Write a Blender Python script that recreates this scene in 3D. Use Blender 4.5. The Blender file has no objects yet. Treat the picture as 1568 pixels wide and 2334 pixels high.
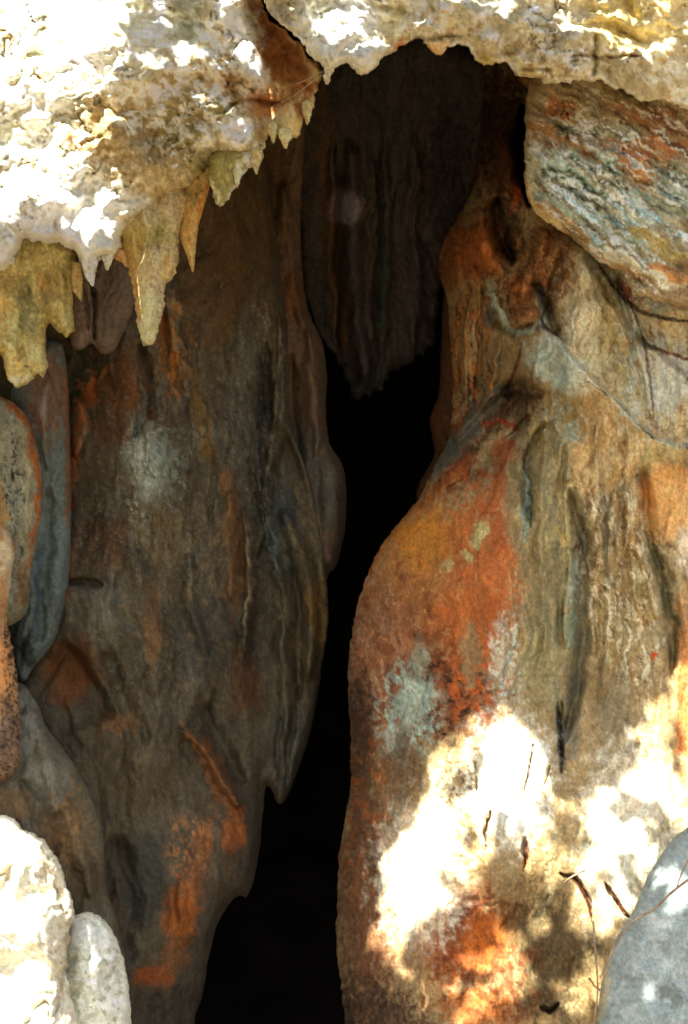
import bpy, math, random
import numpy as np
random.seed(7)
sc = bpy.context.scene
COL = sc.collection
CAMZ = 1.75
F = 3592.0            # focal length in survey units; the survey sheet is 1568 x 2334 units
CX, CY = 784.0, 1167.0

# ------------------------------------------------------------------ noise
_rng = np.random.RandomState(11)
_perm = _rng.permutation(4096)
_g = _rng.uniform(0, 2*np.pi, 4096); _gx = np.cos(_g).astype(np.float32); _gy = np.sin(_g).astype(np.float32)
def noise(x, y, seed=0):
    x = np.asarray(x, dtype=np.float32); y = np.asarray(y, dtype=np.float32)
    xi = np.floor(x).astype(np.int64); yi = np.floor(y).astype(np.int64)
    xf = x-xi; yf = y-yi
    u = xf*xf*xf*(xf*(xf*6-15)+10); v = yf*yf*yf*(yf*(yf*6-15)+10)
    def g(i, j, dx, dy):
        h = _perm[(_perm[(i+seed*131) & 4095] + j + seed*57) & 4095]
        return _gx[h]*dx + _gy[h]*dy
    a = g(xi, yi, xf, yf); b = g(xi+1, yi, xf-1, yf); c = g(xi, yi+1, xf, yf-1); d = g(xi+1, yi+1, xf-1, yf-1)
    return (a+u*(b-a) + v*((c+u*(d-c))-(a+u*(b-a))))*1.5
def fbm(x, y, o=4, seed=0, gain=.5):
    s = 0; a = 1; t = 0
    for k in range(o):
        s = s + a*noise(x*2**k, y*2**k, seed+k*7); t += a; a *= gain
    return s/t
def sstep(t):
    t = np.clip(t, 0, 1); return t*t*(3-2*t)
def lin(c):
    return np.array([((v/255)/12.92 if v/255 <= .04045 else ((v/255+.055)/1.055)**2.4) for v in c], dtype=np.float32)

# ------------------------------------------------------------------ outline tools
def smooth_line(p, closed=True, it=2):
    p = np.array(p, float)
    for _ in range(it):
        q = np.roll(p, -1, 0) if closed else p[1:]
        a = p if closed else p[:-1]
        r = np.empty((len(a)*2, 2)); r[0::2] = a*.75+q*.25; r[1::2] = a*.25+q*.75
        if not closed: r = np.vstack([p[:1], r, p[-1:]])
        p = r
    return p
def resample(p, step, closed=True):
    q = np.vstack([p, p[:1]]) if closed else p
    d = np.hypot(*(q[1:]-q[:-1]).T); s = np.concatenate([[0], np.cumsum(d)])
    n = max(4, int(s[-1]/step)); t = np.linspace(0, s[-1], n, endpoint=not closed)
    return np.stack([np.interp(t, s, q[:, 0]), np.interp(t, s, q[:, 1])], 1)
def inside(poly, X, Y):
    r = np.zeros(X.shape, bool)
    a = poly; b = np.roll(poly, -1, 0)
    for (x0, y0), (x1, y1) in zip(a, b):
        if y0 == y1: continue
        m = (Y > min(y0, y1)) & (Y <= max(y0, y1))
        r ^= m & (X < x0+(Y-y0)*(x1-x0)/(y1-y0))
    return r
def inside_rows(poly, xs, ys):
    """fast scanline test on a grid"""
    R = np.zeros((len(ys), len(xs)), bool)
    a = poly; b = np.roll(poly, -1, 0)
    for j, y in enumerate(ys):
        m = ((a[:, 1] > y) != (b[:, 1] > y))
        if not m.any(): continue
        aa = a[m]; bb = b[m]
        cr = np.sort(aa[:, 0]+(y-aa[:, 1])*(bb[:, 0]-aa[:, 0])/(bb[:, 1]-aa[:, 1]))
        k = np.searchsorted(cr, xs)
        R[j] = (k % 2) == 1
    return R
def dist_poly(P, X, Y, chunk=20000):
    """distance to dense outline points, nearest index"""
    n = len(X); D = np.empty(n, np.float32); I = np.empty(n, np.int64)
    px = P[:, 0].astype(np.float32); py = P[:, 1].astype(np.float32)
    for i in range(0, n, chunk):
        d = (X[i:i+chunk, None]-px)**2+(Y[i:i+chunk, None]-py)**2
        k = d.argmin(1); I[i:i+chunk] = k; D[i:i+chunk] = np.sqrt(d[np.arange(len(k)), k])
    return D, I
def seg_dist(pts, X, Y):
    """distance, side and length fraction for a polyline"""
    p = np.array(pts, np.float32)
    best = np.full(X.shape, 1e9, np.float32); side = np.zeros(X.shape, np.float32); tt = np.zeros(X.shape, np.float32)
    L = np.hypot(*(p[1:]-p[:-1]).T); tot = L.sum()+1e-6; acc = 0
    for k in range(len(p)-1):
        dx, dy = p[k+1]-p[k]; l2 = dx*dx+dy*dy+1e-6
        t = np.clip(((X-p[k, 0])*dx+(Y-p[k, 1])*dy)/l2, 0, 1)
        ex = X-p[k, 0]-t*dx; ey = Y-p[k, 1]-t*dy; d = np.sqrt(ex*ex+ey*ey)
        m = d < best
        best = np.where(m, d, best); side = np.where(m, np.sign(dx*ey-dy*ex), side)
        tt = np.where(m, (acc+t*L[k])/tot, tt); acc += L[k]
    return best, side, tt

# ------------------------------------------------------------------ relief strokes; colour strokes for stains and painted light and shade
def relief(ops, x, y):
    h = np.zeros(x.shape, np.float32)
    wx = x+20*fbm(x/90, y/130, 4, 91, .6); wy = y+20*fbm(x/90, y/130, 4, 97, .6)
    for op in ops:
        k = op[0]
        if k == 'r':                   # ridge (h > 0) or groove (h < 0)
            _, pts, w, hh = op[:4]; p = smooth_line(pts, False, 2); pad = w*3
            m = (x > p[:, 0].min()-pad) & (x < p[:, 0].max()+pad) & (y > p[:, 1].min()-pad) & (y < p[:, 1].max()+pad)
            if not m.any(): continue
            d, s, t = seg_dist(p, wx[m], wy[m])
            ww = w*(.12+.88*np.sin(np.pi*np.clip(t, .02, .98))**.6)
            h[m] += hh*np.exp(-(d/ww)**2)*sstep(t/.08)*sstep((1-t)/.08)
        elif k == 's':                 # a sheet edge: raised on the right-hand side of the line's direction
            _, pts, w, hh, dec = op[:5]; p = smooth_line(pts, False, 2); pad = dec*3
            m = (x > p[:, 0].min()-pad) & (x < p[:, 0].max()+pad) & (y > p[:, 1].min()-pad) & (y < p[:, 1].max()+pad)
            if not m.any(): continue
            d, s, t = seg_dist(p, wx[m], wy[m]); sd = d*s
            h[m] += hh*sstep(sd/w*.5+.5)*np.exp(-np.maximum(sd, 0)/dec)*sstep(t/.12)*sstep((1-t)/.12)
        elif k == 'b':                 # bump
            _, cx, cy, rx, ry, hh = op[:6]; a = math.radians(op[6]) if len(op) > 6 else 0
            u = (wx-cx)*math.cos(a)+(wy-cy)*math.sin(a); v = -(wx-cx)*math.sin(a)+(wy-cy)*math.cos(a)
            h += hh*np.exp(-((u/rx)**2+(v/ry)**2))
    return h
SAT = 1.0
def stain_and_light(ops, x, y, base, seed=0):
    c = np.tile(lin(base), (len(x), 1))
    wx = x+24*fbm(x/44, y/54, 4, seed+1, .6); wy = y+24*fbm(x/44, y/54, 4, seed+5, .6)
    n1 = 1.3*fbm(x/20, y/26, 5, seed+9, .75)
    n3 = fbm(x/7, y/16, 3, seed+19, .7)
    for op in ops:
        k = op[0]
        if k == 'E':                   # ('E', x, y, rx, ry, colour, alpha, rot, edge raggedness)
            _, cx, cy, rx, ry, cc, al = op[:7]; a = math.radians(op[7]) if len(op) > 7 else 0; rg = op[8] if len(op) > 8 else .6
            pad = max(rx, ry)*1.9
            m = (abs(x-cx) < pad) & (abs(y-cy) < pad)
            if not m.any(): continue
            dx = wx[m]-cx; dy = wy[m]-cy
            u = dx*math.cos(a)+dy*math.sin(a); v = -dx*math.sin(a)+dy*math.cos(a)
            d = np.sqrt((u/rx)**2+(v/ry)**2)+n1[m]*rg
            A = al*sstep((1.25-d)/.75)
        elif k == 'L':                 # ('L', points, width, colour, alpha, raggedness)
            _, pts, w, cc, al = op[:5]; rg = op[5] if len(op) > 5 else .6
            p = smooth_line(pts, False, 2); pad = w*2+20
            m = (x > p[:, 0].min()-pad) & (x < p[:, 0].max()+pad) & (y > p[:, 1].min()-pad) & (y < p[:, 1].max()+pad)
            if not m.any(): continue
            d, s, t = seg_dist(p, wx[m], wy[m])
            d = d/(w*(.4+.6*np.sqrt(np.sin(np.pi*np.clip(t, .01, .99)))))+n1[m]*rg
            A = al*sstep((1.35-d)/1.1)
        elif k == 'K':                 # thin dark line for cracks and crease shade, pointed at both ends
            _, pts, w, cc, al = op[:5]
            p = smooth_line(pts, False, 1); pad = w*2+20
            m = (x > p[:, 0].min()-pad) & (x < p[:, 0].max()+pad) & (y > p[:, 1].min()-pad) & (y < p[:, 1].max()+pad)
            if not m.any(): continue
            jx = 3*fbm(x[m]/14, y[m]/14, 2, 77)
            d, s, t = seg_dist(p, x[m]+jx, y[m]-jx)
            d = d/(w*(.25+.9*np.sin(np.pi*np.clip(t, .001, .999))**.8)+.3)
            A = al*sstep((1.6-d)/1.0)
        elif k == 'M':                 # mottle: ('M', x, y, rx, ry, colour, alpha, noise w, noise h, threshold, seed)
            _, cx, cy, rx, ry, cc, al, sx, sy, th, sd = op[:11]; a = math.radians(op[11]) if len(op) > 11 else 0
            pad = max(rx, ry)*1.5
            m = (abs(x-cx) < pad) & (abs(y-cy) < pad)
            if not m.any(): continue
            X = wx[m]; Y = wy[m]
            u = (X-cx)*math.cos(a)+(Y-cy)*math.sin(a); v = -(X-cx)*math.sin(a)+(Y-cy)*math.cos(a)
            d = np.sqrt((u/rx)**2+(v/ry)**2)
            nn = fbm(u/sx, v/sy, 4, sd, .6)
            A = al*sstep((nn-th+.04)/.26)*sstep((1.25-d)/.6)
        cl = lin(cc); cl = cl.mean()+(cl-cl.mean())*SAT
        c[m] += (cl-c[m])*np.clip(A*(1+.5*n3[m]), 0, 1)[:, None]
    return c

# ------------------------------------------------------------------ materials
def rock_material(name, scale=60, bump=.35, dist=.012, rough=.85, speck=.35, stretch=1.0, spec=.25):
    m = bpy.data.materials.new(name); m.use_nodes = True
    N = m.node_tree.nodes; Lk = m.node_tree.links; N.clear()
    out = N.new('ShaderNodeOutputMaterial'); b = N.new('ShaderNodeBsdfPrincipled')
    b.inputs['Roughness'].default_value = rough; b.inputs['Specular IOR Level'].default_value = spec
    at = N.new('ShaderNodeAttribute'); at.attribute_name = 'stain_and_light'
    tc = N.new('ShaderNodeTexCoord'); mp = N.new('ShaderNodeMapping'); mp.inputs['Scale'].default_value = (1, 1, 1/stretch)
    Lk.new(tc.outputs['Object'], mp.inputs['Vector'])
    n1 = N.new('ShaderNodeTexNoise'); n1.inputs['Scale'].default_value = scale; n1.inputs['Detail'].default_value = 6; n1.inputs['Roughness'].default_value = .65
    n2 = N.new('ShaderNodeTexNoise'); n2.inputs['Scale'].default_value = scale*4.5; n2.inputs['Detail'].default_value = 4; n2.inputs['Roughness'].default_value = .7
    for n in (n1, n2): Lk.new(mp.outputs['Vector'], n.inputs['Vector'])
    mr = N.new('ShaderNodeMapRange'); mr.inputs['From Min'].default_value = .25; mr.inputs['From Max'].default_value = .75
    mr.inputs['To Min'].default_value = 1-speck; mr.inputs['To Max'].default_value = 1+speck
    Lk.new(n2.outputs['Fac'], mr.inputs['Value'])
    mr1 = N.new('ShaderNodeMapRange'); mr1.inputs['From Min'].default_value = .3; mr1.inputs['From Max'].default_value = .7
    mr1.inputs['To Min'].default_value = 1-speck*.6; mr1.inputs['To Max'].default_value = 1+speck*.6
    Lk.new(n1.outputs['Fac'], mr1.inputs['Value'])
    mu = N.new('ShaderNodeMath'); mu.operation = 'MULTIPLY'; Lk.new(mr.outputs[0], mu.inputs[0]); Lk.new(mr1.outputs[0], mu.inputs[1])
    vm = N.new('ShaderNodeVectorMath'); vm.operation = 'SCALE'; Lk.new(at.outputs['Color'], vm.inputs[0]); Lk.new(mu.outputs[0], vm.inputs['Scale'])
    Lk.new(vm.outputs[0], b.inputs['Base Color'])
    ad = N.new('ShaderNodeMath'); ad.operation = 'MULTIPLY_ADD'; ad.inputs[1].default_value = .35
    Lk.new(n2.outputs['Fac'], ad.inputs[0]); Lk.new(n1.outputs['Fac'], ad.inputs[2])
    bp = N.new('ShaderNodeBump'); bp.inputs['Strength'].default_value = bump; bp.inputs['Distance'].default_value = dist
    Lk.new(ad.outputs[0], bp.inputs['Height']); Lk.new(bp.outputs[0], b.inputs['Normal'])
    Lk.new(b.outputs[0], out.inputs['Surface'])
    return m
MAT = dict(
    crust=rock_material('crusted_limestone', 15, .35, .025, .95, .20, 1, .12),
    flow=rock_material('stained_flowstone', 30, .6, .012, .85, .34, 1.35, .2),
    dark=rock_material('damp_cave_rock', 30, .5, .012, .85, .30, 1.6, .2),
    boulder=rock_material('weathered_boulder', 40, .6, .012, .95, .22, 1, .15),
    tip=rock_material('stalactite_stone', 38, .8, .018, .95, .34, 1.2, .1),
)

# ------------------------------------------------------------------ rock masses
SURF = []       # (vertices in space, survey x, y, shade key) used to lay out the leaves that shade the rock
def rock(name, mat, outline, Y0, slope=(0, 0), R=.2, jag=(2, 30), step=4, ops=(), paint=(), base=(120, 100, 80), gain=1.0,
         amp=.03, nsc=(120, 260), fine=.004, thick=.6, lens=False, smooth=1, seed=0, parent=None, streak=(0, 7, 200, .0), tilt=0,
         label=None, cat=None, group=None, shade='all', depth=None, blocky=0, center=None, cracks=.006, cstr=2.6, grit=.45, rstep=.4):
    P = smooth_line(outline, True, smooth) if smooth else np.array(outline, float)
    P = resample(P, 4)
    s = np.arange(len(P))*4.0
    nrm = np.roll(P, -1, 0)-np.roll(P, 1, 0); nrm = np.stack([nrm[:, 1], -nrm[:, 0]], 1)/(np.hypot(*nrm.T)[:, None]+1e-6)
    j = jag[0]*(fbm(s/jag[1], s*0+seed*3.3+.5, 4, seed+3, .65))*2
    win = np.minimum(1, np.minimum(s, s[-1]-s)/60)
    P = P+nrm*(j*win)[:, None]
    x0, y0 = P.min(0)-step; x1, y1 = P.max(0)+step
    xs = np.arange(x0, x1+step, step); ys = np.arange(y0, y1+step, step)
    IN = inside_rows(P, xs, ys)
    cell = IN[:-1, :-1] & IN[1:, :-1] | IN[:-1, 1:] & IN[1:, 1:] | IN[:-1, :-1] & IN[:-1, 1:] | IN[1:, 1:] & IN[1:, :-1]
    used = np.zeros_like(IN); used[:-1, :-1] |= cell; used[1:, :-1] |= cell; used[:-1, 1:] |= cell; used[1:, 1:] |= cell
    idx = -np.ones(IN.shape, np.int64); idx[used] = np.arange(used.sum())
    GX, GY = np.meshgrid(xs, ys)
    x = GX[used].astype(np.float32); y = GY[used].astype(np.float32); ins = IN[used]
    D, I = dist_poly(P[::2] if len(P) > 60 else P, x, y)
    near = ~ins
    Dn, In = dist_poly(P, x[near], y[near])
    x[near] = P[In, 0]; y[near] = P[In, 1]; D[near] = 0
    jj, ii = np.nonzero(cell)
    q = np.stack([idx[jj, ii], idx[jj+1, ii], idx[jj+1, ii+1], idx[jj, ii+1]], 1)
    # relief
    ca, sa = math.cos(math.radians(tilt)), math.sin(math.radians(tilt))
    u = x*ca+y*sa; v = -x*sa+y*ca
    wu = u+110*fbm(x/300, y/380, 4, seed+40, .55); v = v+30*fbm(x/60, y/90, 2, seed+44)
    h = amp*fbm(wu/nsc[0], v/nsc[1], 5, seed+20, .5)
    smk = .25+.75*sstep(fbm(x/170, y/260, 2, seed+50)*1.4+.5)
    if streak[3]: h += streak[3]*1.5*smk*fbm(wu/streak[1]/3, v/streak[2], 3, seed+23, .6)
    if cracks:
        k1 = np.abs(fbm(wu/110, v/(110*cstr), 4, seed+80, .55)); k2 = sstep(fbm(x/120, y/150, 2, seed+85)*2+.35)
        h -= cracks*k2*sstep((.05-k1)/.05)
        h += cracks*rstep*np.round(fbm(wu/150, v/(120*cstr), 4, seed+88, .5)*5)/5
    if blocky:
        b1 = fbm(u/150, v/105, 4, seed+31, .45); h += blocky*(np.abs(b1)*2.0-.4) + blocky*.6*np.round(fbm(u/95, v/70, 3, seed+35)*4)/4
    h += fine*fbm(x/9, y/11, 3, seed+28, .7)
    h += relief(ops, x, y)
    mpp = Y0/F
    Rp = R/mpp
    t = np.clip(D/Rp, 0, 1)
    rnd = R*(1-np.sqrt(np.clip(1-(1-t)**2, 0, 1)))
    cx = center[0] if center else 784; cy = center[1] if center else 1167
    Y = Y0+slope[0]*(x-cx)/1000+slope[1]*(y-cy)/1000+rnd-h*sstep(D/22)
    if depth is not None: Y = Y+depth(x, y)
    # stains, with some light and shade painted in
    c = stain_and_light(paint, x, y, base, seed)
    if streak[0]:
        sn = fbm(wu/streak[1]/1.6, v/streak[2]/1.1, 4, seed+60, .6); c *= (1+streak[0]*smk*np.clip(sn*2.2, -1.2, 1.2))[:, None]
        hue = fbm(wu/streak[1]/3.5, v/streak[2], 4, seed+71, .6)[:, None]*streak[0]*1.3
        c = c*(1+hue*np.array([[.5, 0, -.5]]))
    c *= (1+.30*fbm(x/70, y/80, 4, seed+63)+grit*fbm(x/9, y/11, 3, seed+66, .7))[:, None]
    if cracks: c *= (1-.25*k2*sstep((.035-k1)/.03))[:, None]
    c = c*np.array([[1.0, 1.0, .88]])
    c = np.clip(c*gain, .003, .86)
    V = np.stack([(x-CX)/F*Y, Y, CAMZ-(y-CY)/F*Y], 1)
    # back
    n = len(x)
    if lens: Yb = 2*(Y0+R)-Y+slope[0]*2*(x-cx)/1000+slope[1]*2*(y-cy)/1000+.01
    else: Yb = np.maximum(Y, np.median(Y))*.2+.8*(np.median(Y)+R)+thick+.05*fbm(x/150, y/150, 2, 5)
    sh = 1.0
    Yb = np.maximum(Yb, Y+.004); Ye = Yb*.998
    Xb = (x-CX)/F*Ye; Zb = CAMZ-(y-CY)/F*Ye
    VB = np.stack([Xb*sh, np.maximum(Yb, Y+.004), Zb], 1)
    e = np.concatenate([q[:, [0, 1]], q[:, [1, 2]], q[:, [2, 3]], q[:, [3, 0]]])
    key = np.minimum(e[:, 0], e[:, 1])*(n+1)+np.maximum(e[:, 0], e[:, 1])
    uq, inv, cnt = np.unique(key, return_inverse=True, return_counts=True)
    be = e[cnt[inv] == 1]
    side = np.stack([be[:, 1], be[:, 0], be[:, 0]+n, be[:, 1]+n], 1)
    Q = np.concatenate([q, q[:, ::-1]+n, side])
    VV = np.concatenate([V, VB])
    org = np.array([V[:, 0].mean(), V[:, 1].mean(), V[:, 2].min()])
    me = bpy.data.meshes.new(name)
    VL = (VV-org).astype(np.float32)
    me.vertices.add(len(VL)); me.vertices.foreach_set('co', VL.ravel())
    me.loops.add(Q.size); me.loops.foreach_set('vertex_index', Q.ravel().astype(np.int32))
    me.polygons.add(len(Q)); me.polygons.foreach_set('loop_start', np.arange(0, Q.size, 4, dtype=np.int32))
    me.polygons.foreach_set('use_smooth', np.ones(len(Q), bool))
    me.update(calc_edges=True); me.validate()
    a = me.attributes.new('stain_and_light', 'FLOAT_COLOR', 'POINT')
    cc = np.ones((2*n, 4), np.float32); cc[:n, :3] = c; cc[n:, :3] = c.mean(0)*.8+c*.1
    if len(me.vertices) == 2*n: a.data.foreach_set('color', cc.ravel())
    me.materials.append(MAT[mat])
    o = bpy.data.objects.new(name, me); COL.objects.link(o)
    if parent: o.parent = parent; o.location = org-np.array(parent.matrix_basis.translation)
    else: o.location = org
    if label: o['label'] = label
    if cat: o['category'] = cat
    if group: o['group'] = group
    SURF.append((V, x, y, shade, (D > 3)))
    print(name, n)
    return o
# ================================================================== ROCK MASSES
OR = (178, 92, 38); YO = (196, 126, 48); RU = (120, 62, 28); BR = (105, 78, 52); DB = (52, 34, 24); OL = (140, 128, 84)
BG = (150, 168, 160); TN = (172, 146, 104); CR = (214, 200, 170); GR = (112, 112, 98); SL = (88, 98, 92); WH = (246, 242, 228)

# ---- overhang, left
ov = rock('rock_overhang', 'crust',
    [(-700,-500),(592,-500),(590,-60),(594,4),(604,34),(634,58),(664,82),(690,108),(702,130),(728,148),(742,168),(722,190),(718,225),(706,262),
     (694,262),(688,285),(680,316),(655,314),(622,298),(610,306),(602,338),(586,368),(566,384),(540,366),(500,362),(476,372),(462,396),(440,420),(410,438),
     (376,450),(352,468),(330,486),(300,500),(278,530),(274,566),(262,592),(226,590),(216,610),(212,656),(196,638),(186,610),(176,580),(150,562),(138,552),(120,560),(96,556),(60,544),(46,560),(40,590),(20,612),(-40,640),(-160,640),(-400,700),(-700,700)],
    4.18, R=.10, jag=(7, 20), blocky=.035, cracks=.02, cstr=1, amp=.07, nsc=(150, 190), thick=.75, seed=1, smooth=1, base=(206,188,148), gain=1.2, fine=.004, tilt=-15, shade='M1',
    ops=[('b',200,200,260,220,.12),('b',110,640,280,150,.16),('b',640,100,70,160,-.10),('s',[(545,-60),(560,20),(580,80),(612,150),(600,200)],14,.09,120),
         ('r',[(555,225),(590,225),(640,235)],6,-.05),('r',[(270,545),(330,520),(380,500)],10,-.03),('b',520,300,60,50,.06),('b',300,100,120,160,.04),
         ('r',[(125,500),(130,540),(160,590)],8,-.03),('r',[(500,255),(520,235),(545,228)],5,-.04),('b',655,290,38,40,.05)],
    paint=[('E',100,240,300,420,(246,240,222),1,0,.35),('E',60,500,260,130,(248,242,228),1,0,.3),('E',360,470,110,50,(176,152,104),.9),  # crust whitened over the sunlit left part
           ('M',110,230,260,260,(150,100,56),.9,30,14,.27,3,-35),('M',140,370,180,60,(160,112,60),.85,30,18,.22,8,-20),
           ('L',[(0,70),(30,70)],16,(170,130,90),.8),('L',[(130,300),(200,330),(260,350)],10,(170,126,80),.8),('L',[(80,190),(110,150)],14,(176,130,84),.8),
           ('E',250,270,90,60,(150,128,84),.9,10),('E',330,330,150,100,(150,126,82),.85,0,.8),('E',420,240,160,120,(158,138,100),.8),('E',560,200,80,120,(166,130,88),.9),  # flecks, then brown patches painted where leaf shade falls
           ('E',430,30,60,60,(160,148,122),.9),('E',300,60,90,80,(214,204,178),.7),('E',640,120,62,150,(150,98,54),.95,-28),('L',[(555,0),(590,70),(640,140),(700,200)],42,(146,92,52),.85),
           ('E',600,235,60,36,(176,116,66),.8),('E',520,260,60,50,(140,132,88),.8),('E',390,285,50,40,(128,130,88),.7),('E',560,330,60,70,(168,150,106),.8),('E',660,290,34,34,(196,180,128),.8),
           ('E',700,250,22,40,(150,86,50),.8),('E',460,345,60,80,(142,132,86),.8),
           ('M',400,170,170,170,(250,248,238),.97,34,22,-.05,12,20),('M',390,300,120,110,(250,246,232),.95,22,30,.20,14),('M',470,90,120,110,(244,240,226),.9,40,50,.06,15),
           ('E',540,60,48,100,(250,246,234),.95,-20),('E',578,150,30,62,(250,246,236),.95,-18),('E',365,20,26,40,(252,248,238),.95),('E',540,300,34,42,(252,248,240),1,30),  # white patches painted on the same spots the sun lights
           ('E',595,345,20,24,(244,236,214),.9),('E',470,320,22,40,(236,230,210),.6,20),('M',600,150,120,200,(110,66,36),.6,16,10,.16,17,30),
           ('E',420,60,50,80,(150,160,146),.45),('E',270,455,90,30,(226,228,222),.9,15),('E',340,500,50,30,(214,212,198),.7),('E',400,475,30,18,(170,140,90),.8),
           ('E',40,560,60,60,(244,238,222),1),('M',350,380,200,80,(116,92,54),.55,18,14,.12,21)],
    label='sunlit white crusted limestone overhang hung with stalactites above the left cave wall', cat='rock overhang')

def stalactite(pts, Y, **k):
    d = dict(smooth=0, R=.06, jag=(4.5, 16), step=3, cracks=.004, lens=True, thick=.1, amp=.045, nsc=(50, 110), gain=1.5, base=(192,176,142), grit=.7, streak=(.10, 9, 120, .004), fine=.004, seed=2, parent=ov, shade='tip', center=(200, 650))
    d.update(k)
    return rock('stalactite', 'tip', pts, Y, **d)
stalactite([(262,480),(320,440),(400,410),(440,440),(425,500),(410,545),(408,596),(398,626),(376,650),(370,716),(360,752),(352,784),(328,788),(320,770),(313,735),(308,690),(297,640),(290,600),(278,580),(268,545)],
    4.22, R=.09, seed=21, ops=[('r',[(345,560),(338,680),(338,760)],26,.035),('r',[(300,520),(310,600),(322,700)],10,.012)],
    paint=[('E',300,560,30,60,(206,166,96),.8),('E',350,530,60,40,(170,160,104),.8),('E',340,720,26,70,(232,210,160),.9),('L',[(278,560),(300,620),(318,740)],7,(206,140,70),.6),('E',380,600,20,50,(210,180,120),.6)])
stalactite([(425,400),(450,380),(484,370),(476,430),(464,470),(452,510),(446,560),(443,600),(441,622),(436,618),(428,590),(418,565),(409,538),(412,520),(417,500)],
    4.24, R=.045, seed=22, jag=(1, 14), base=(206,164,106), ops=[('r',[(455,440),(435,520),(438,600)],9,.02)],
    paint=[('L',[(470,420),(455,490),(444,540)],8,(214,130,62),.8),('E',435,500,14,60,(190,150,96),.6),('E',440,440,22,30,(150,132,88),.7)])
stalactite([(478,350),(520,330),(566,330),(600,330),(600,355),(582,372),(566,386),(552,402),(540,420),(524,444),(512,462),(504,469),(492,464),(486,445),(482,420),(474,400)],
    4.14, R=.06, seed=23, base=(150,142,92), paint=[('L',[(598,345),(570,385),(530,435),(508,466)],8,(236,232,204),.9),('L',[(478,392),(488,440),(498,464)],4,(220,214,180),.8),('E',570,360,24,22,(250,246,234),.9)])
stalactite([(-160,560),(-60,540),(20,540),(70,510),(130,520),(176,570),(166,640),(164,700),(171,752),(152,770),(132,756),(118,742),(110,730),(104,752),(103,800),(109,838),(98,860),(86,851),(70,870),(38,886),(18,866),(2,806),(-30,860),(-90,840),(-160,800)],
    4.26, R=.10, seed=24, base=(182,168,116), jag=(3, 14), ops=[('s',[(12,640),(10,740),(30,790),(46,832),(56,760),(52,660)],7,.03,60),('r',[(62,640),(60,720),(50,820)],9,-.02),('r',[(110,620),(112,720)],12,-.02),('r',[(140,620),(142,740)],16,.03)],
    paint=[('E',60,700,30,80,(122,124,92),.8),('L',[(8,660),(16,750),(46,830)],9,(222,168,104),.9),('E',30,760,18,60,(226,206,152),.8),('E',110,650,26,50,(168,150,106),.7),('E',95,640,10,24,(214,166,104),.7),
           ('E',90,820,30,36,(226,200,146),.8),('E',40,868,40,14,(236,222,180),.8),('E',150,730,18,30,(200,188,134),.8),('E',20,640,30,40,(168,150,106),.7)])
stalactite([(164,596),(186,600),(188,640),(187,668),(184,688),(176,676),(166,664),(163,640)], 4.21, R=.03, seed=25, base=(176,150,104), jag=(1.2, 12))
stalactite([(188,560),(225,560),(222,600),(215,620),(213,656),(204,648),(194,630),(186,606)], 4.13, R=.03, seed=26, base=(238,234,222), shade='lit', jag=(1.5, 12))
stalactite([(255,560),(282,570),(288,590),(292,612),(284,606),(276,596),(262,592)], 4.19, R=.02, seed=27, base=(180,140,92), jag=(1, 12))

for q, (x_, y_, w_, l_, Y_) in enumerate([(244,596,14,22,4.15),(622,306,12,20,4.14),(650,318,16,20,4.13),(540,398,14,30,4.15),(584,372,14,26,4.15),(700,262,12,24,4.2)]):
    stalactite([(x_-w_,y_-l_*1.2),(x_,y_-l_*1.5),(x_+w_,y_-l_*1.2),(x_+w_*.9,y_-l_*.2),(x_+w_*.45,y_+l_*.4),(x_+w_*.2,y_+l_),(x_-w_*.2,y_+l_*.9),(x_-w_*.6,y_+l_*.2),(x_-w_*.95,y_-l_*.3)], Y_, R=.02, seed=230+q, jag=(2.5, 12), base=[(226,214,180),(200,184,140),(214,190,146)][q % 3], shade='M1')
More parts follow.
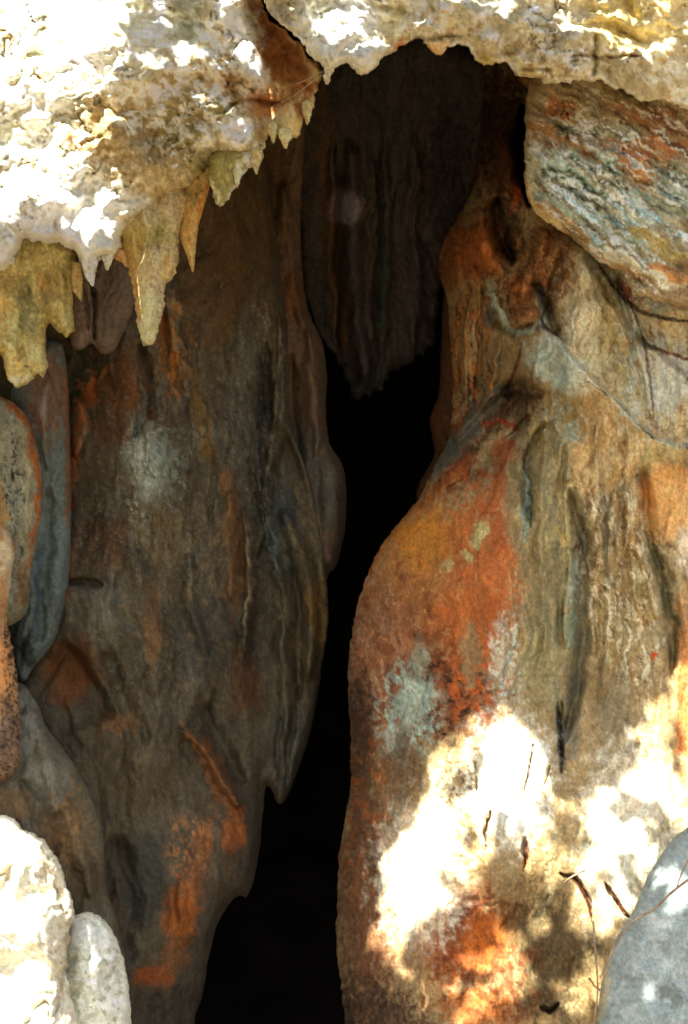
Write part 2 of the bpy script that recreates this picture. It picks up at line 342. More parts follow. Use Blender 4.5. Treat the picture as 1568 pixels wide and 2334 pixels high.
# ---- overhang, right
rock('rock_overhang', 'crust',
    [(600,-500),(598,-60),(600,-2),(610,28),(640,54),(672,80),(692,100),(704,126),(722,140),(740,156),(738,178),(742,198),(750,190),(754,168),(772,150),(790,139),(800,152),(816,172),(838,166),(860,152),(872,132),(878,124),(902,120),(906,104),
     (938,96),(950,80),(964,92),(976,108),(990,126),(1014,122),(1020,104),(1058,100),(1076,118),(1084,140),(1112,150),(1150,140),(1166,156),(1186,178),(1226,174),(1240,190),(1290,190),(1312,180),(1340,188),
     (1372,180),(1392,200),(1430,208),(1452,230),(1482,230),(1510,226),(1540,240),(1572,252),(1700,285),(2100,330),(2300,-500)],
    4.06, R=.08, jag=(6, 18), blocky=.06, cracks=.02, cstr=.8, amp=.07, nsc=(120, 150), thick=.95, seed=5, base=(206,196,168), gain=1.15, fine=.006, tilt=20, slope=(.1, 0), shade='M2',
    ops=[('b',790,120,60,60,.05),('s',[(1240,150),(1265,112),(1290,80),(1310,100)],8,.05,60),('r',[(1350,70),(1355,130),(1360,180)],6,-.05),('r',[(900,100),(960,78),(1060,82)],6,-.03),
         ('r',[(1290,130),(1360,128),(1420,128),(1470,128)],5,-.04),('b',1200,60,60,50,.04),('r',[(1130,150),(1200,160),(1260,165)],7,-.04),('b',1420,60,60,60,-.04),('b',870,60,40,60,-.03)],
    paint=[('E',780,60,110,110,WH,1,0,.4),('E',810,140,40,30,WH,1,0,.3),('M',900,50,160,90,(250,246,234),.9,18,24,-.02,31),('M',1180,70,240,110,(250,246,236),.95,36,26,.04,33,25),
           ('E',890,70,30,40,(206,198,172),.8),('E',908,104,16,14,(222,140,84),.9),('E',1000,110,30,14,(236,178,112),.8),('E',980,88,60,8,(120,92,60),.6),('M',1000,80,140,60,(196,140,86),.6,24,14,.15,35),
           ('E',1420,50,120,70,(206,184,116),.7),('E',1290,50,60,50,(170,160,140),.7),('M',1400,130,160,80,(150,110,66),.7,26,16,.12,37),('M',1180,140,120,50,(160,108,62),.7,20,16,.1,39),('E',1100,140,40,20,(180,160,100),.9),
           ('E',1210,178,60,14,(186,164,108),.8),('E',1545,215,40,18,(246,226,200),.9),('M',1100,40,500,60,(130,118,92),.5,16,30,.16,41,20),('L',[(612,20),(640,40),(660,60)],20,(170,160,140),.9),('E',1500,60,60,90,(216,198,150),.6)],
    label='pale rough limestone overhang arching over the dark cave mouth to the right', cat='rock overhang')

# ---- banded block, right
rock('rock_block', 'flow',
    [(1200,196),(1230,150),(1330,120),(1500,120),(1800,160),(2100,200),(2100,900),(1800,800),(1640,720),(1540,694),(1470,680),(1440,668),(1418,622),(1388,604),(1366,600),(1340,572),(1310,546),(1282,530),(1262,514),(1240,503),(1222,486),(1206,462),(1197,428),(1196,390),(1194,340),(1197,300)],
    4.36, R=.08, jag=(5.0, 26), cracks=.022, cstr=.35, amp=.07, nsc=(170, 60), thick=.45, seed=8, base=(148,128,98), tilt=32, streak=(.38, 150, 13, .022), slope=(-.25, 0), center=(1380, 400), shade='dark', gain=1.35,
    ops=[('s',[(1568,300),(1480,285),(1420,262),(1380,236),(1330,216)],8,.06,90),('s',[(1230,330),(1300,350),(1370,380),(1460,440),(1568,520)],16,.03,70),('b',1270,260,60,40,.03),
         ('s',[(1480,400),(1475,440),(1500,480),(1540,560),(1568,620)],14,-.05,90),('r',[(1240,380),(1300,400),(1360,440)],12,-.03),('s',[(1210,420),(1290,450),(1400,540),(1480,610),(1568,640)],20,.03,80),('r',[(1290,320),(1360,330),(1420,350)],18,.02)],
    paint=[('E',1270,248,60,26,(160,98,54),.85),('L',[(1210,290),(1250,320),(1330,350),(1420,340),(1500,310)],30,(156,106,64),.8),('E',1225,240,22,34,(134,122,100),.8),
           ('L',[(1260,290),(1320,300),(1370,305),(1400,290)],16,(96,98,88),.9),('E',1410,300,50,18,(150,152,130),.8),('M',1390,310,140,40,(206,206,186),.7,26,8,.05,52,20),
           ('E',1300,375,100,36,(120,140,120),.9,15),('M',1270,370,80,40,(214,220,206),.9,22,9,.0,53,35),('E',1260,395,50,14,(60,72,52),.8,12),('E',1340,400,40,14,(150,96,56),.7),
           ('E',1500,270,110,26,(140,92,60),.8,15),('L',[(1400,350),(1460,390),(1480,440)],26,(178,120,68),.85),('L',[(1430,360),(1500,340),(1568,330)],22,(176,112,66),.8),
           ('E',1540,450,60,70,(164,172,156),.95,10),('E',1545,400,50,24,(120,132,110),.7),('M',1520,420,80,60,(216,218,200),.6,14,12,.08,54),
           ('E',1400,480,170,60,(150,152,128),.9,35),('M',1370,470,190,70,(216,226,212),.95,60,9,-.02,55,36),('M',1400,520,190,60,(92,84,50),.7,50,8,.08,56,36),('L',[(1230,470),(1330,540),(1440,610),(1568,650)],24,(176,138,84),.85),
           ('M',1400,450,240,260,(58,54,40),.75,130,12,.06,421,34),('M',1400,430,240,260,(232,236,224),.85,110,10,.10,422,34),('M',1380,460,200,120,(168,196,196),.8,100,20,.0,423,34),('L',[(1290,420),(1360,470),(1430,520)],5,(60,64,50),.8),('L',[(1440,520),(1500,560),(1560,590)],24,(176,154,92),.8),('L',[(1480,600),(1540,640),(1568,655)],18,(196,138,78),.8),('L',[(1380,560),(1470,620),(1560,660)],14,(226,222,196),.7),
           ('L',[(1196,380),(1200,440),(1230,490),(1270,515)],10,(216,190,140),.8),('E',1215,380,16,40,(190,186,160),.6)],
    label='jutting rock block banded in blue-grey and orange under the right overhang', cat='rock')
rock('rock_shelf', 'dark',
    [(1180,150),(1340,150),(1500,180),(1640,220),(1900,280),(1900,420),(1640,330),(1568,306),(1510,300),(1460,285),(1420,268),(1390,246),(1340,226),(1280,214),(1190,204)],
    4.62, R=.05, jag=(3, 40), amp=.03, thick=.4, seed=9, base=(120,84,56), streak=(.2,60,10,.004), tilt=20, shade='dark', gain=1.0,
    paint=[('E',1480,250,60,20,(130,84,56),.8),('E',1545,280,50,18,(56,58,28),.9),('E',1400,230,50,14,(120,124,120),.5)],
    label='thin brown rock shelf wedged between the right overhang and the banded block', cat='rock')

# ---- great column, right
def col_depth(x, y):
    a = .34*sstep((1290-x)/420)*sstep((1120-y)/300)            # the upper part stands further back to the left
    b = -.30*np.exp(-(((x-1080)/330)**2+((y-1480)/430)**2))     # the belly of the column
    c = -.42*sstep((y-1500)/900)                                # foot comes forward
    d = .22*np.exp(-(((x-1140)/150)**2+((y-960)/110)**2))       # waist above the belly
    e = .30*sstep((440-y)/250)*sstep((1250-x)/60)
    return a+b+c+d+e
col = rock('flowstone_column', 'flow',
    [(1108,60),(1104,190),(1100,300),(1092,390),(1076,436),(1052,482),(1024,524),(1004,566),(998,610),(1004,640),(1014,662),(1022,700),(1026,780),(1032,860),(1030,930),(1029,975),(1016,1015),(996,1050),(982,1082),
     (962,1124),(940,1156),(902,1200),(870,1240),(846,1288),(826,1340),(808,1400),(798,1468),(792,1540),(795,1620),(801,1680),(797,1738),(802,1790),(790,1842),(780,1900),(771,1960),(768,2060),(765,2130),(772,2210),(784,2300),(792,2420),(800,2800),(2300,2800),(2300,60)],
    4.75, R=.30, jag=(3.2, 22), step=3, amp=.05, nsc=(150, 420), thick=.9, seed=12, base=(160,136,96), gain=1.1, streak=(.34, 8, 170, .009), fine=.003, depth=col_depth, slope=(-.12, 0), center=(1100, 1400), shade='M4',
    ops=[('r',[(1132,440),(1140,520),(1165,590),(1180,600)],16,-0.190),('r',[(1150,300),(1160,380),(1170,440)],22,0.095),('r',[(1190,230),(1190,360),(1200,480)],14,-0.228),
         ('b',1080,560,60,60,0.120),('b',1180,660,34,30,0.075),('r',[(1100,640),(1110,720),(1160,770),(1215,738)],10,-0.076),('s',[(1160,775),(1222,738),(1275,770),(1330,840),(1375,880),(1420,920),(1455,968),(1500,1004),(1600,1030)],8,0.15,170),
         ('b',1325,725,44,110,0.13,12),('r',[(1180,900),(1120,960),(1060,1020),(1000,1090)],18,.07),('r',[(1210,940),(1150,1010),(1080,1070),(1010,1130)],12,-.06),('r',[(1090,470),(1110,560),(1150,640)],30,.07),('r',[(1240,520),(1215,600),(1190,680)],20,.07),('r',[(1290,560),(1262,640),(1246,720)],16,-.06),('r',[(1250,960),(1290,1020),(1300,1100)],20,.05),('b',1330,600,24,40,0.075),('r',[(1400,620),(1420,700),(1450,760),(1500,800)],12,-0.076),('r',[(1440,720),(1470,850),(1480,960)],12,0.048),
         ('r',[(1240,960),(1215,1000),(1205,1080),(1210,1200)],16,-0.095),('r',[(1140,900),(1180,880),(1240,900)],22,-0.114),('r',[(1030,1010),(1100,930),(1150,880)],16,0.095),
         ('r',[(1300,1100),(1340,1300),(1320,1500),(1290,1700)],22,-0.095),('r',[(1400,1100),(1380,1250),(1400,1400),(1370,1600)],20,0.095),('r',[(1470,1050),(1480,1250),(1530,1400),(1530,1560)],20,-0.095),
         ('r',[(1312,1240),(1306,1290),(1322,1330)],7,-0.05),('r',[(1276,1600),(1280,1690),(1276,1770)],7,-0.05),('s',[(1330,580),(1400,700),(1440,800),(1465,920)],8,0.057,60),('s',[(1400,630),(1450,710),(1500,800),(1600,900)],8,0.067,60),('r',[(1240,1000),(1235,1200),(1240,1500)],14,0.048),('r',[(1290,1000),(1280,1200),(1275,1500)],12,-0.048),('r',[(1360,960),(1350,1200),(1350,1500)],14,0.048),('r',[(1430,960),(1430,1150),(1450,1400)],12,0.038),('r',[(1210,640),(1245,690),(1280,768)],12,-0.095),('b',1270,580,50,70,0.075),('r',[(1070,680),(1060,800),(1060,940)],8,0.048),('r',[(1100,700),(1092,800),(1080,930)],7,-0.057),('r',[(1130,760),(1130,850),(1100,950)],9,0.057),('r',[(1440,1200),(1480,1300),(1500,1420)],18,0.076),
         ('r',[(1215,1690),(1205,1760),(1190,1830)],3,-0.030),('r',[(1250,1740),(1235,1800)],3,-0.040),('r',[(1198,1905),(1202,1940),(1192,1985)],5,-0.040),('r',[(1270,1990),(1310,2000),(1340,2050),(1350,2100)],5,-0.040),('r',[(1378,2010),(1400,2040),(1420,2075),(1440,2095)],5,-0.040),
         ('r',[(1116,1840),(1105,1940)],3,-0.050),('r',[(1085,1730),(1080,1820)],3,-0.050),('r',[(1230,2300),(1255,2310),(1270,2290)],5,-0.060),('b',1150,2100,110,70,-.06),
         ('b',1240,1200,50,120,0.075),('b',1180,1900,120,160,0.090),('b',1450,1900,90,160,0.075)],
    paint=[('E',1150,300,90,200,(70,42,26),.95),('L',[(1190,380),(1180,450),(1165,480)],16,(150,66,26),.8),('L',[(1150,330),(1140,430),(1120,480)],24,(96,56,30),.8),('E',1190,300,20,120,(60,34,22),.6),
           ('E',1085,570,90,80,(160,92,46),.95),('E',1020,620,30,60,(130,72,38),.8),('E',1175,540,30,70,(60,48,36),.85),('E',1250,600,60,110,(142,92,54),.95,15),('E',1290,620,40,80,(120,92,70),.6,20),
           ('E',1180,660,34,32,(176,110,54),.9),('L',[(1120,640),(1105,700),(1130,740)],12,BG,.7),('E',1200,690,60,34,(126,84,54),.8),('E',1160,720,40,30,(130,88,58),.7),
           ('M',1070,820,70,170,(196,122,62),.9,9,90,-.02,61),('M',1070,820,60,170,(66,42,28),.85,8,90,.08,62),('M',1130,850,60,150,(140,132,104),.7,12,80,.05,63),
           ('M',1090,1000,130,120,(56,40,32),.8,8,80,.03,401,38),('M',1090,1000,130,120,(176,172,150),.7,6,90,.14,402,38),('M',1080,1040,120,90,(176,84,38),.8,10,80,.04,403,40),
           ('M',1200,640,100,130,(84,58,40),.8,11,50,.05,404,22),('M',1210,620,90,120,(190,132,84),.7,9,70,.1,405,25),('M',1290,620,60,100,(200,180,150),.6,7,70,.1,406,22),
           ('M',1410,800,80,200,(88,80,48),.8,10,80,.06,407,-8),('M',1420,820,90,220,(216,206,172),.8,8,90,.07,408,-8),('M',1290,1250,100,280,(84,80,62),.75,9,110,.07,409),('M',1280,1200,100,280,(212,194,142),.8,7,120,.08,410,2),
           ('M',1420,1250,100,260,(232,220,190),.8,7,80,.08,411),('M',1470,1300,80,260,(104,72,44),.7,8,80,.1,412),('M',1180,560,140,180,(54,36,26),.7,16,50,.14,413,15),('M',1520,700,80,100,(96,60,36),.7,30,9,.08,414,25),
           ('E',1270,830,84,58,(194,210,204),1,38,.4),('M',1270,830,90,60,(142,120,88),.5,10,14,.14,415,38),('L',[(1115,676),(1150,730),(1176,764),(1200,752),(1222,736)],8,(184,196,184),.9),('L',[(1226,660),(1240,710),(1260,740)],12,(150,160,146),.7),('E',1240,740,20,14,(190,200,188),.9,30),('M',1220,800,60,70,(150,98,58),.8,16,20,.08,64),
           ('E',1325,725,44,98,(218,204,172),1,12,.35),('M',1325,725,40,90,(160,132,92),.6,8,60,.05,65),('E',1332,604,24,42,(214,208,184),1,-10,.4),('E',1450,800,170,240,(236,222,186),.85,-8,.8),('E',1400,780,40,150,(160,146,92),.7,-8),('E',1380,1030,150,110,(222,190,134),.8,20),('E',1420,1300,140,300,(200,178,134),.6,0,.8),  # pale lumps; broad bright overlays make up for weak light here
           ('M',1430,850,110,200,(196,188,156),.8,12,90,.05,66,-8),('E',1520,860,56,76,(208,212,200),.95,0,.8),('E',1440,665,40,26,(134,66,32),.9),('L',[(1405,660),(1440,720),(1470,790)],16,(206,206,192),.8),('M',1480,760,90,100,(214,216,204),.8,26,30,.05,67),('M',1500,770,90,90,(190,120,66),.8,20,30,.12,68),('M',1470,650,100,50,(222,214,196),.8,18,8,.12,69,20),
           ('L',[(1480,730),(1490,860),(1480,960)],4,(110,84,54),.8),('K',[(1340,870),(1420,925),(1460,975),(1500,1005),(1600,1030)],1.8,(58,56,48),.9),('L',[(1130,600),(1180,615),(1210,600)],4,(50,34,24),.7),
           ('E',1360,960,110,60,(176,142,92),.9,25),('E',1290,950,50,70,(150,128,84),.7),('E',1200,930,60,60,(84,66,50),.85),('E',1170,1000,50,30,(160,140,104),.8,-30),('E',1300,990,22,20,(160,170,150),.9),('E',1265,935,14,30,(176,176,156),.8),
           ('L',[(1140,890),(1080,970),(1020,1020),(980,1090)],26,(100,98,88),.9,.4),('L',[(1175,900),(1110,990),(1040,1060),(980,1130)],18,(84,56,40),.9),('L',[(1150,1000),(1090,1040),(1010,1110),(950,1160)],20,(150,78,36),.9),('L',[(1100,970),(1150,960),(1190,985)],6,(150,56,30),.8),
           ('E',1120,1030,34,42,(168,150,104),.9,30,.7),('E',1180,1100,34,70,(140,124,84),.9),
           ('E',1000,1300,230,190,(170,112,58),1,0,.6),('E',960,1240,110,70,YO,.9,-25,.5),('E',870,1330,60,90,(180,122,66),.6,20),('E',1120,1290,100,170,(176,98,50),.88,-12,1.2),('L',[(1155,1010),(1140,1090),(1120,1160),(1150,1250)],34,(172,94,50),.85,.9),('E',1195,1350,30,90,(180,90,52),.6),
           ('E',1060,1420,130,90,(170,94,46),.9),('E',880,1520,110,220,(152,98,66),.95,0,.6),('M',900,1450,140,240,(110,64,40),.6,30,50,.08,71),('M',900,1400,130,220,(204,150,90),.7,10,16,.22,72),('M',860,1400,60,300,(176,140,110),.5,12,60,.05,73),
           ('E',820,1700,40,200,(66,46,34),.9),('E',1020,1580,130,110,(118,62,32),.85),('M',1020,1590,110,110,(40,28,20),.9,24,16,.02,74),('M',1100,1560,90,120,(184,92,42),.85,24,30,-.05,75),
           ('E',940,1600,50,70,(158,172,156),.98,20,.7),('M',930,1620,80,120,(168,184,168),.95,18,22,-.02,76),('E',955,1500,26,40,(150,152,130),.8),('E',900,1690,30,50,(150,160,144),.7,20),
           ('L',[(1068,1420),(1070,1500),(1072,1560)],24,(150,122,84),.9),('E',1150,1500,34,90,(180,172,150),.6,0,.9),('M',1155,1500,44,110,(196,198,184),.95,14,18,.0,77),('E',1090,1215,16,34,(180,168,112),.95,25),('E',1065,1270,16,14,(180,166,112),.9),('E',1020,1290,16,12,(180,156,100),.8),('E',1195,1260,14,18,(120,100,76),.8),
           ('M',1080,1330,130,140,(120,104,70),.8,12,12,.3,78),('L',[(1160,1060),(1170,1160),(1180,1230),(1225,1380),(1215,1500),(1230,1600)],26,(144,128,92),.7,1.1),('M',1240,1400,80,260,(110,104,76),.7,10,80,.04,441),('M',1240,1400,80,260,(196,182,136),.6,8,60,.12,442),
           ('E',1250,1130,70,210,(150,138,104),.8,0,1.0),('M',1250,1150,70,240,(196,176,116),.8,9,110,.05,79),('L',[(1206,990),(1200,1080),(1204,1200)],9,(74,74,64),.85),('L',[(1196,1050),(1198,1130),(1194,1240)],7,(164,178,164),.9,.9),
           ('E',1240,1450,70,240,(150,138,100),.8,0,1.0),('L',[(1330,1150),(1340,1330),(1320,1500),(1300,1720)],26,(104,112,104),.6),('E',1312,1320,22,50,(170,178,162),.8),('E',1300,1420,20,60,(150,160,136),.7),('L',[(1305,1255),(1312,1240)],5,(120,80,40),.9),
           ('E',1420,1300,80,330,(168,144,98),.9),('M',1420,1300,90,360,(222,210,176),.9,12,60,.0,80,-4),('M',1410,1300,90,360,(112,80,52),.8,10,50,.08,81,-4),('E',1400,1620,60,110,(132,116,88),.8),('L',[(1395,1100),(1375,1240),(1395,1340)],10,(96,92,74),.7),
           ('L',[(1480,1230),(1520,1340),(1545,1420),(1530,1500)],22,(110,104,74),.9),('L',[(1510,1290),(1550,1390),(1556,1500)],8,(206,190,156),.9),('E',1530,1140,60,90,(216,158,98),.98,0,.4),('E',1565,1140,20,50,(232,190,130),.8),('E',1560,1250,18,60,(226,206,184),.95),('E',1556,1600,16,260,(190,120,66),.9,0,.3),('E',1500,1040,50,30,(176,160,110),.7),('E',1385,1050,24,80,(190,160,110),.6),
           ('L',[(1600,1180),(1600,1500),(1600,1900)],30,(200,120,60),.8),('E',1490,1497,10,9,(190,70,10),1,0,.2),('E',1525,1238,9,16,(90,60,36),.9,30),
           ('E',1280,1690,16,80,(70,64,50),.6),('K',[(1270,1600),(1280,1690),(1278,1760)],5.4,(30,28,22),.9),  # dark inside of the slot painted into the rock colour
           ('E',840,2050,90,330,(104,70,46),.95,0,.4),('M',840,1850,80,200,(150,84,38),.8,22,30,.06,82),('E',850,2330,160,110,(64,46,34),.9),('E',920,1760,50,100,(96,70,46),.7),
           ('E',1050,2130,130,130,(132,64,24),.97),('E',1170,2120,80,60,(104,72,40),.85),('E',1110,2150,60,70,(190,100,34),.7),('E',1030,2080,50,50,(110,56,24),.8),('E',1260,2170,120,140,(84,70,44),.92),('E',1290,2130,50,60,(80,66,46),.7),('E',1100,2300,100,60,(170,90,34),.8),('E',1230,2270,60,50,(80,66,44),.8),  # rust and olive, deepened to darken the shade between sun spots
           ('E',960,1990,110,170,(220,206,178),.85),('E',1010,1830,50,90,(216,196,158),.8),('E',1160,1780,110,160,(228,224,208),.9),('E',1440,1900,130,210,(222,214,192),.85),('M',1050,1790,60,80,(90,66,34),.8,12,12,.05,83),('K',[(1198,1905),(1202,1940),(1192,1985)],3.0,(90,36,20),1),('K',[(1270,1990),(1310,2000),(1340,2050),(1350,2100)],3.6,(74,32,18),1),('K',[(1378,2010),(1400,2040),(1420,2075),(1440,2095)],3.6,(80,34,20),1),  # rock whitened under the sun patches, one shaded spot darkened; then cracks
           ('K',[(1215,1690),(1205,1760),(1190,1830)],1.8,(96,50,28),.9),('K',[(1230,2300),(1255,2310),(1270,2290)],3.0,(50,26,14),1),('K',[(1116,1840),(1105,1940)],1.5,(96,50,28),.8),('L',[(965,2235),(972,2260),(968,2300)],5,(226,190,140),.9),  # cracks; the last stroke paints a pale sliver of sun
           ('E',1270,832,78,50,(196,214,208),.95,38,.5),('L',[(1112,672),(1140,725),(1176,764),(1200,752),(1222,736)],9,(190,204,192),.85,.8),('E',1325,725,44,96,(232,220,190),.95,12,.4),('M',1325,725,46,100,(150,124,88),.6,8,50,.08,451,12),('E',1334,604,24,42,(222,216,194),.9,-10,.4),
           ('K',[(1250,690),(1228,736),(1280,772)],3,(40,48,44),.8),('M',1500,860,90,110,(220,224,214),.85,26,30,-.02,452),('M',1460,800,120,200,(120,80,46),.6,12,50,.12,453,-10),('L',[(1420,660),(1450,740),(1490,800),(1540,820)],4,(90,60,40),.8),('E',1530,1140,70,90,(232,176,112),.9,0,.5),  # first stroke paints crease shade at the waist
           ('L',[(1345,872),(1420,924),(1460,974),(1500,1006),(1600,1032)],7,(190,196,180),.5,1.0),('M',1280,960,60,60,(188,196,180),.7,14,18,.06,454),
           ('E',1525,860,52,70,(222,226,218),.95,0,.9),('L',[(1405,660),(1440,720),(1470,800),(1482,900)],13,(222,226,216),.85,1.0),('L',[(1440,850),(1452,960)],9,(220,222,206),.8,1.0),('E',1500,690,40,30,(200,210,204),.7,30,1.0),
           ('K',[(1360,596),(1400,656),(1440,700),(1490,722),(1600,738)],4,(56,42,30),.85),('K',[(1440,700),(1470,780),(1480,860),(1492,960)],3,(96,62,40),.8),('K',[(1488,790),(1530,806),(1600,832)],3,(120,56,32),.85),('K',[(1190,780),(1176,840),(1150,900)],3,(84,52,36),.8),  # dark crease lines; the first paints shade under the banded block
           ('M',1120,2230,160,110,(96,48,20),.7,30,34,-.05,461),('M',1300,2250,70,100,(80,64,40),.6,26,30,.0,462)],  # more rust and olive to deepen shade between the dapples
    label='massive bulging flowstone column stained orange, olive and blue-grey, dappled with sun', cat='flowstone column')

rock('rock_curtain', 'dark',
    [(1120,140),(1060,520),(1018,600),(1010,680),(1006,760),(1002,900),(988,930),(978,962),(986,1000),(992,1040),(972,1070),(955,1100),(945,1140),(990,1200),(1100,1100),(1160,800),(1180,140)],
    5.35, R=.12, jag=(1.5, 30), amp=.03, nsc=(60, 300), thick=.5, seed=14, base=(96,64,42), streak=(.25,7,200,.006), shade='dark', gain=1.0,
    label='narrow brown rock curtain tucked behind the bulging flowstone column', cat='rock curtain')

# ---- great wall, left
def wall_depth(x, y):
    a = .42*sstep((x-250)/450)                       # runs back into the fissure
    b = -.16*np.exp(-(((x-330)/150)**2+((y-1080)/330)**2))
    c = -.16*np.exp(-(((x-520)/90)**2+((y-1100)/480)**2))
    d = -.24*sstep((y-1500)/700)
    return a+b+c+d
wall = rock('flowstone_wall', 'dark',
    [(-500,300),(400,250),(592,250),(604,352),(620,450),(630,540),(640,630),(654,720),(656,800),(649,880),(652,950),(666,992),(686,1036),(702,1080),(716,1130),(730,1210),(742,1290),(750,1380),(749,1430),(736,1510),(722,1600),(706,1680),(692,1720),(678,1762),(662,1800),(648,1830),(634,1834),(626,1826),(620,1800),(608,1790),(603,1800),(600,1850),(592,1940),(578,2010),(562,2050),(550,2040),(528,2052),(500,2092),(482,2150),(472,2200),(464,2266),(440,2334),(425,2460),(400,2800),(-600,2800)],
    4.82, R=.10, jag=(1.6, 40), amp=.10, nsc=(150, 420), thick=.7, seed=16, base=(80,71,56), streak=(.20, 11, 220, .006), fine=.002, depth=wall_depth, shade='dark', gain=1.5,
    ops=[('r',[(604,760),(600,900),(594,1050),(598,1200),(590,1300)],18,-0.09),('s',[(560,1540),(572,1420),(576,1320),(600,1220),(616,1130),(636,1030),(652,940)],14,-.12,110),('r',[(640,1150),(680,1260),(716,1400),(700,1560)],26,.08),('r',[(612,1220),(640,1330),(652,1500),(640,1700)],18,.07),('r',[(660,1280),(684,1400),(676,1600)],12,-.05),('r',[(668,1600),(655,1700),(648,1800)],7,-.05),('r',[(630,1620),(634,1720),(636,1800)],6,-.04),('s',[(470,1000),(500,1060),(540,1200),(570,1330)],20,-0.054,80),('r',[(556,1150),(572,1300),(568,1400),(550,1500)],12,0.090),('r',[(520,1100),(530,1250),(520,1380)],22,0.072),
         ('r',[(640,700),(640,840),(620,1000)],10,0.072),('b',340,1050,80,140,0.119),('b',215,1400,70,110,0.119),('s',[(135,1460),(190,1495),(215,1540),(260,1640)],14,-0.108,80),('r',[(150,1330),(200,1325),(240,1330)],8,-0.072),
         ('r',[(160,900),(200,940),(170,1050)],18,0.072),('r',[(380,700),(400,800),(430,900)],16,0.072),('r',[(320,780),(350,900),(300,1000)],20,-0.054),('r',[(400,1650),(460,1700),(500,1760),(550,1850)],16,0.090),('r',[(460,1600),(500,1700),(560,1790)],20,-0.072),
         ('b',520,1880,60,90,0.102),('b',430,2050,70,180,0.085),('s',[(250,1900),(330,2000),(300,2200)],30,-0.090,120),('r',[(430,1250),(440,1400),(470,1500)],16,0.054),('r',[(300,1250),(350,1400),(350,1600)],30,0.054),('r',[(235,1480),(280,1600),(340,1700)],24,-0.054),('b',330,1700,110,110,0.085)],
    paint=[('E',725,1400,22,90,(120,92,44),.8,-6),('E',690,1250,18,80,(96,80,52),.7,-15),('E',640,1200,50,120,(66,74,72),.7),('L',[(604,1180),(622,1230),(640,1310)],6,(110,118,108),.7),('E',660,1700,40,120,(78,78,66),.6),('M',690,1350,60,260,(130,110,70),.5,8,90,.07,111),
    ('E',200,870,90,90,(40,42,24),.95,0,.6),('E',270,880,70,60,(100,64,34),.8),('M',260,900,110,100,(118,70,34),.7,30,30,.02,101),('E',300,830,40,60,(92,62,40),.7),
           ('L',[(375,700),(390,800),(400,880)],26,(122,78,38),.85),('L',[(395,660),(400,760),(430,860)],12,(150,130,96),.8),('M',400,800,50,120,(160,100,40),.8,10,40,.05,102),('L',[(440,850),(460,960),(480,1040)],20,(96,74,34),.8),('E',480,600,90,240,(84,66,42),.9),('E',560,560,70,260,(80,60,34),.7),
           ('L',[(215,870),(180,960),(165,1100)],16,(134,74,30),.85),('L',[(165,1000),(162,1150),(155,1300),(140,1400)],8,(118,54,24),.8),('E',300,970,110,60,(80,54,30),.7),
           ('E',350,1060,60,100,(124,134,124),.95,-15,.6),('E',320,980,30,40,(120,120,104),.7),('M',350,1100,80,160,(150,160,146),.7,12,16,.1,103),('E',380,1220,60,90,(98,86,62),.8),('E',240,1120,70,90,(76,66,52),.8),('E',230,1240,90,60,(78,52,32),.7),
           ('L',[(604,780),(600,900),(596,1050),(590,1220)],16,(40,46,50),.75,.8),('M',400,1200,260,500,(110,108,94),.5,9,120,.1,431),('M',400,1100,260,600,(44,40,32),.6,12,130,.08,432),('M',300,1300,200,300,(120,116,100),.5,8,12,.24,433),('L',[(560,700),(560,900),(548,1100)],26,(84,84,76),.6),('L',[(640,750),(648,830),(640,960)],6,(124,124,110),.8),('M',580,950,60,330,(120,118,100),.55,6,120,.08,104),  # groove shade and pale lit rim painted in, among grey streaks
           ('L',[(520,1080),(540,1250),(530,1420)],22,(112,78,44),.7),('L',[(565,1180),(574,1320),(560,1460)],5,(140,122,96),.7),('E',210,1400,60,80,(100,94,80),.8),('E',160,1530,70,80,(100,64,36),.9),('L',[(150,1490),(180,1560),(120,1600)],30,(104,68,40),.7),
           ('E',320,1400,60,120,(84,80,68),.7),('E',350,1420,26,100,(116,84,50),.6),('E',470,1450,90,110,(62,62,56),.7),('E',560,1560,40,80,(92,58,34),.6),('M',420,1400,180,300,(110,92,62),.5,14,30,.1,105),
           ('E',300,1780,130,140,(88,76,56),.8),('L',[(405,1640),(445,1690),(470,1740)],6,(150,92,46),.9),('E',270,1650,50,30,(118,84,52),.7),
           ('L',[(470,1700),(490,1770),(530,1840),(545,1900)],28,(124,78,42),.8,1.0),('E',535,1900,26,56,(138,80,42),.9),('M',520,1800,60,100,(70,42,28),.7,14,18,.1,106),('L',[(475,1880),(455,1960),(430,2060),(400,2160),(380,2230)],38,(122,76,42),.75,1.2),('E',410,2080,44,70,(140,78,32),.8),('E',345,2225,46,30,(132,72,36),.95,-15),('M',430,1930,50,80,(150,100,60),.8,10,24,.02,107),
           ('E',330,2000,60,140,(58,58,50),.8),('E',260,2100,30,90,(76,58,40),.7),('E',500,2000,40,80,(80,68,52),.7),('E',400,2300,120,60,(66,58,46),.9)],
    label='tall dim brown flowstone wall filling the left side of the cave fissure', cat='flowstone wall')

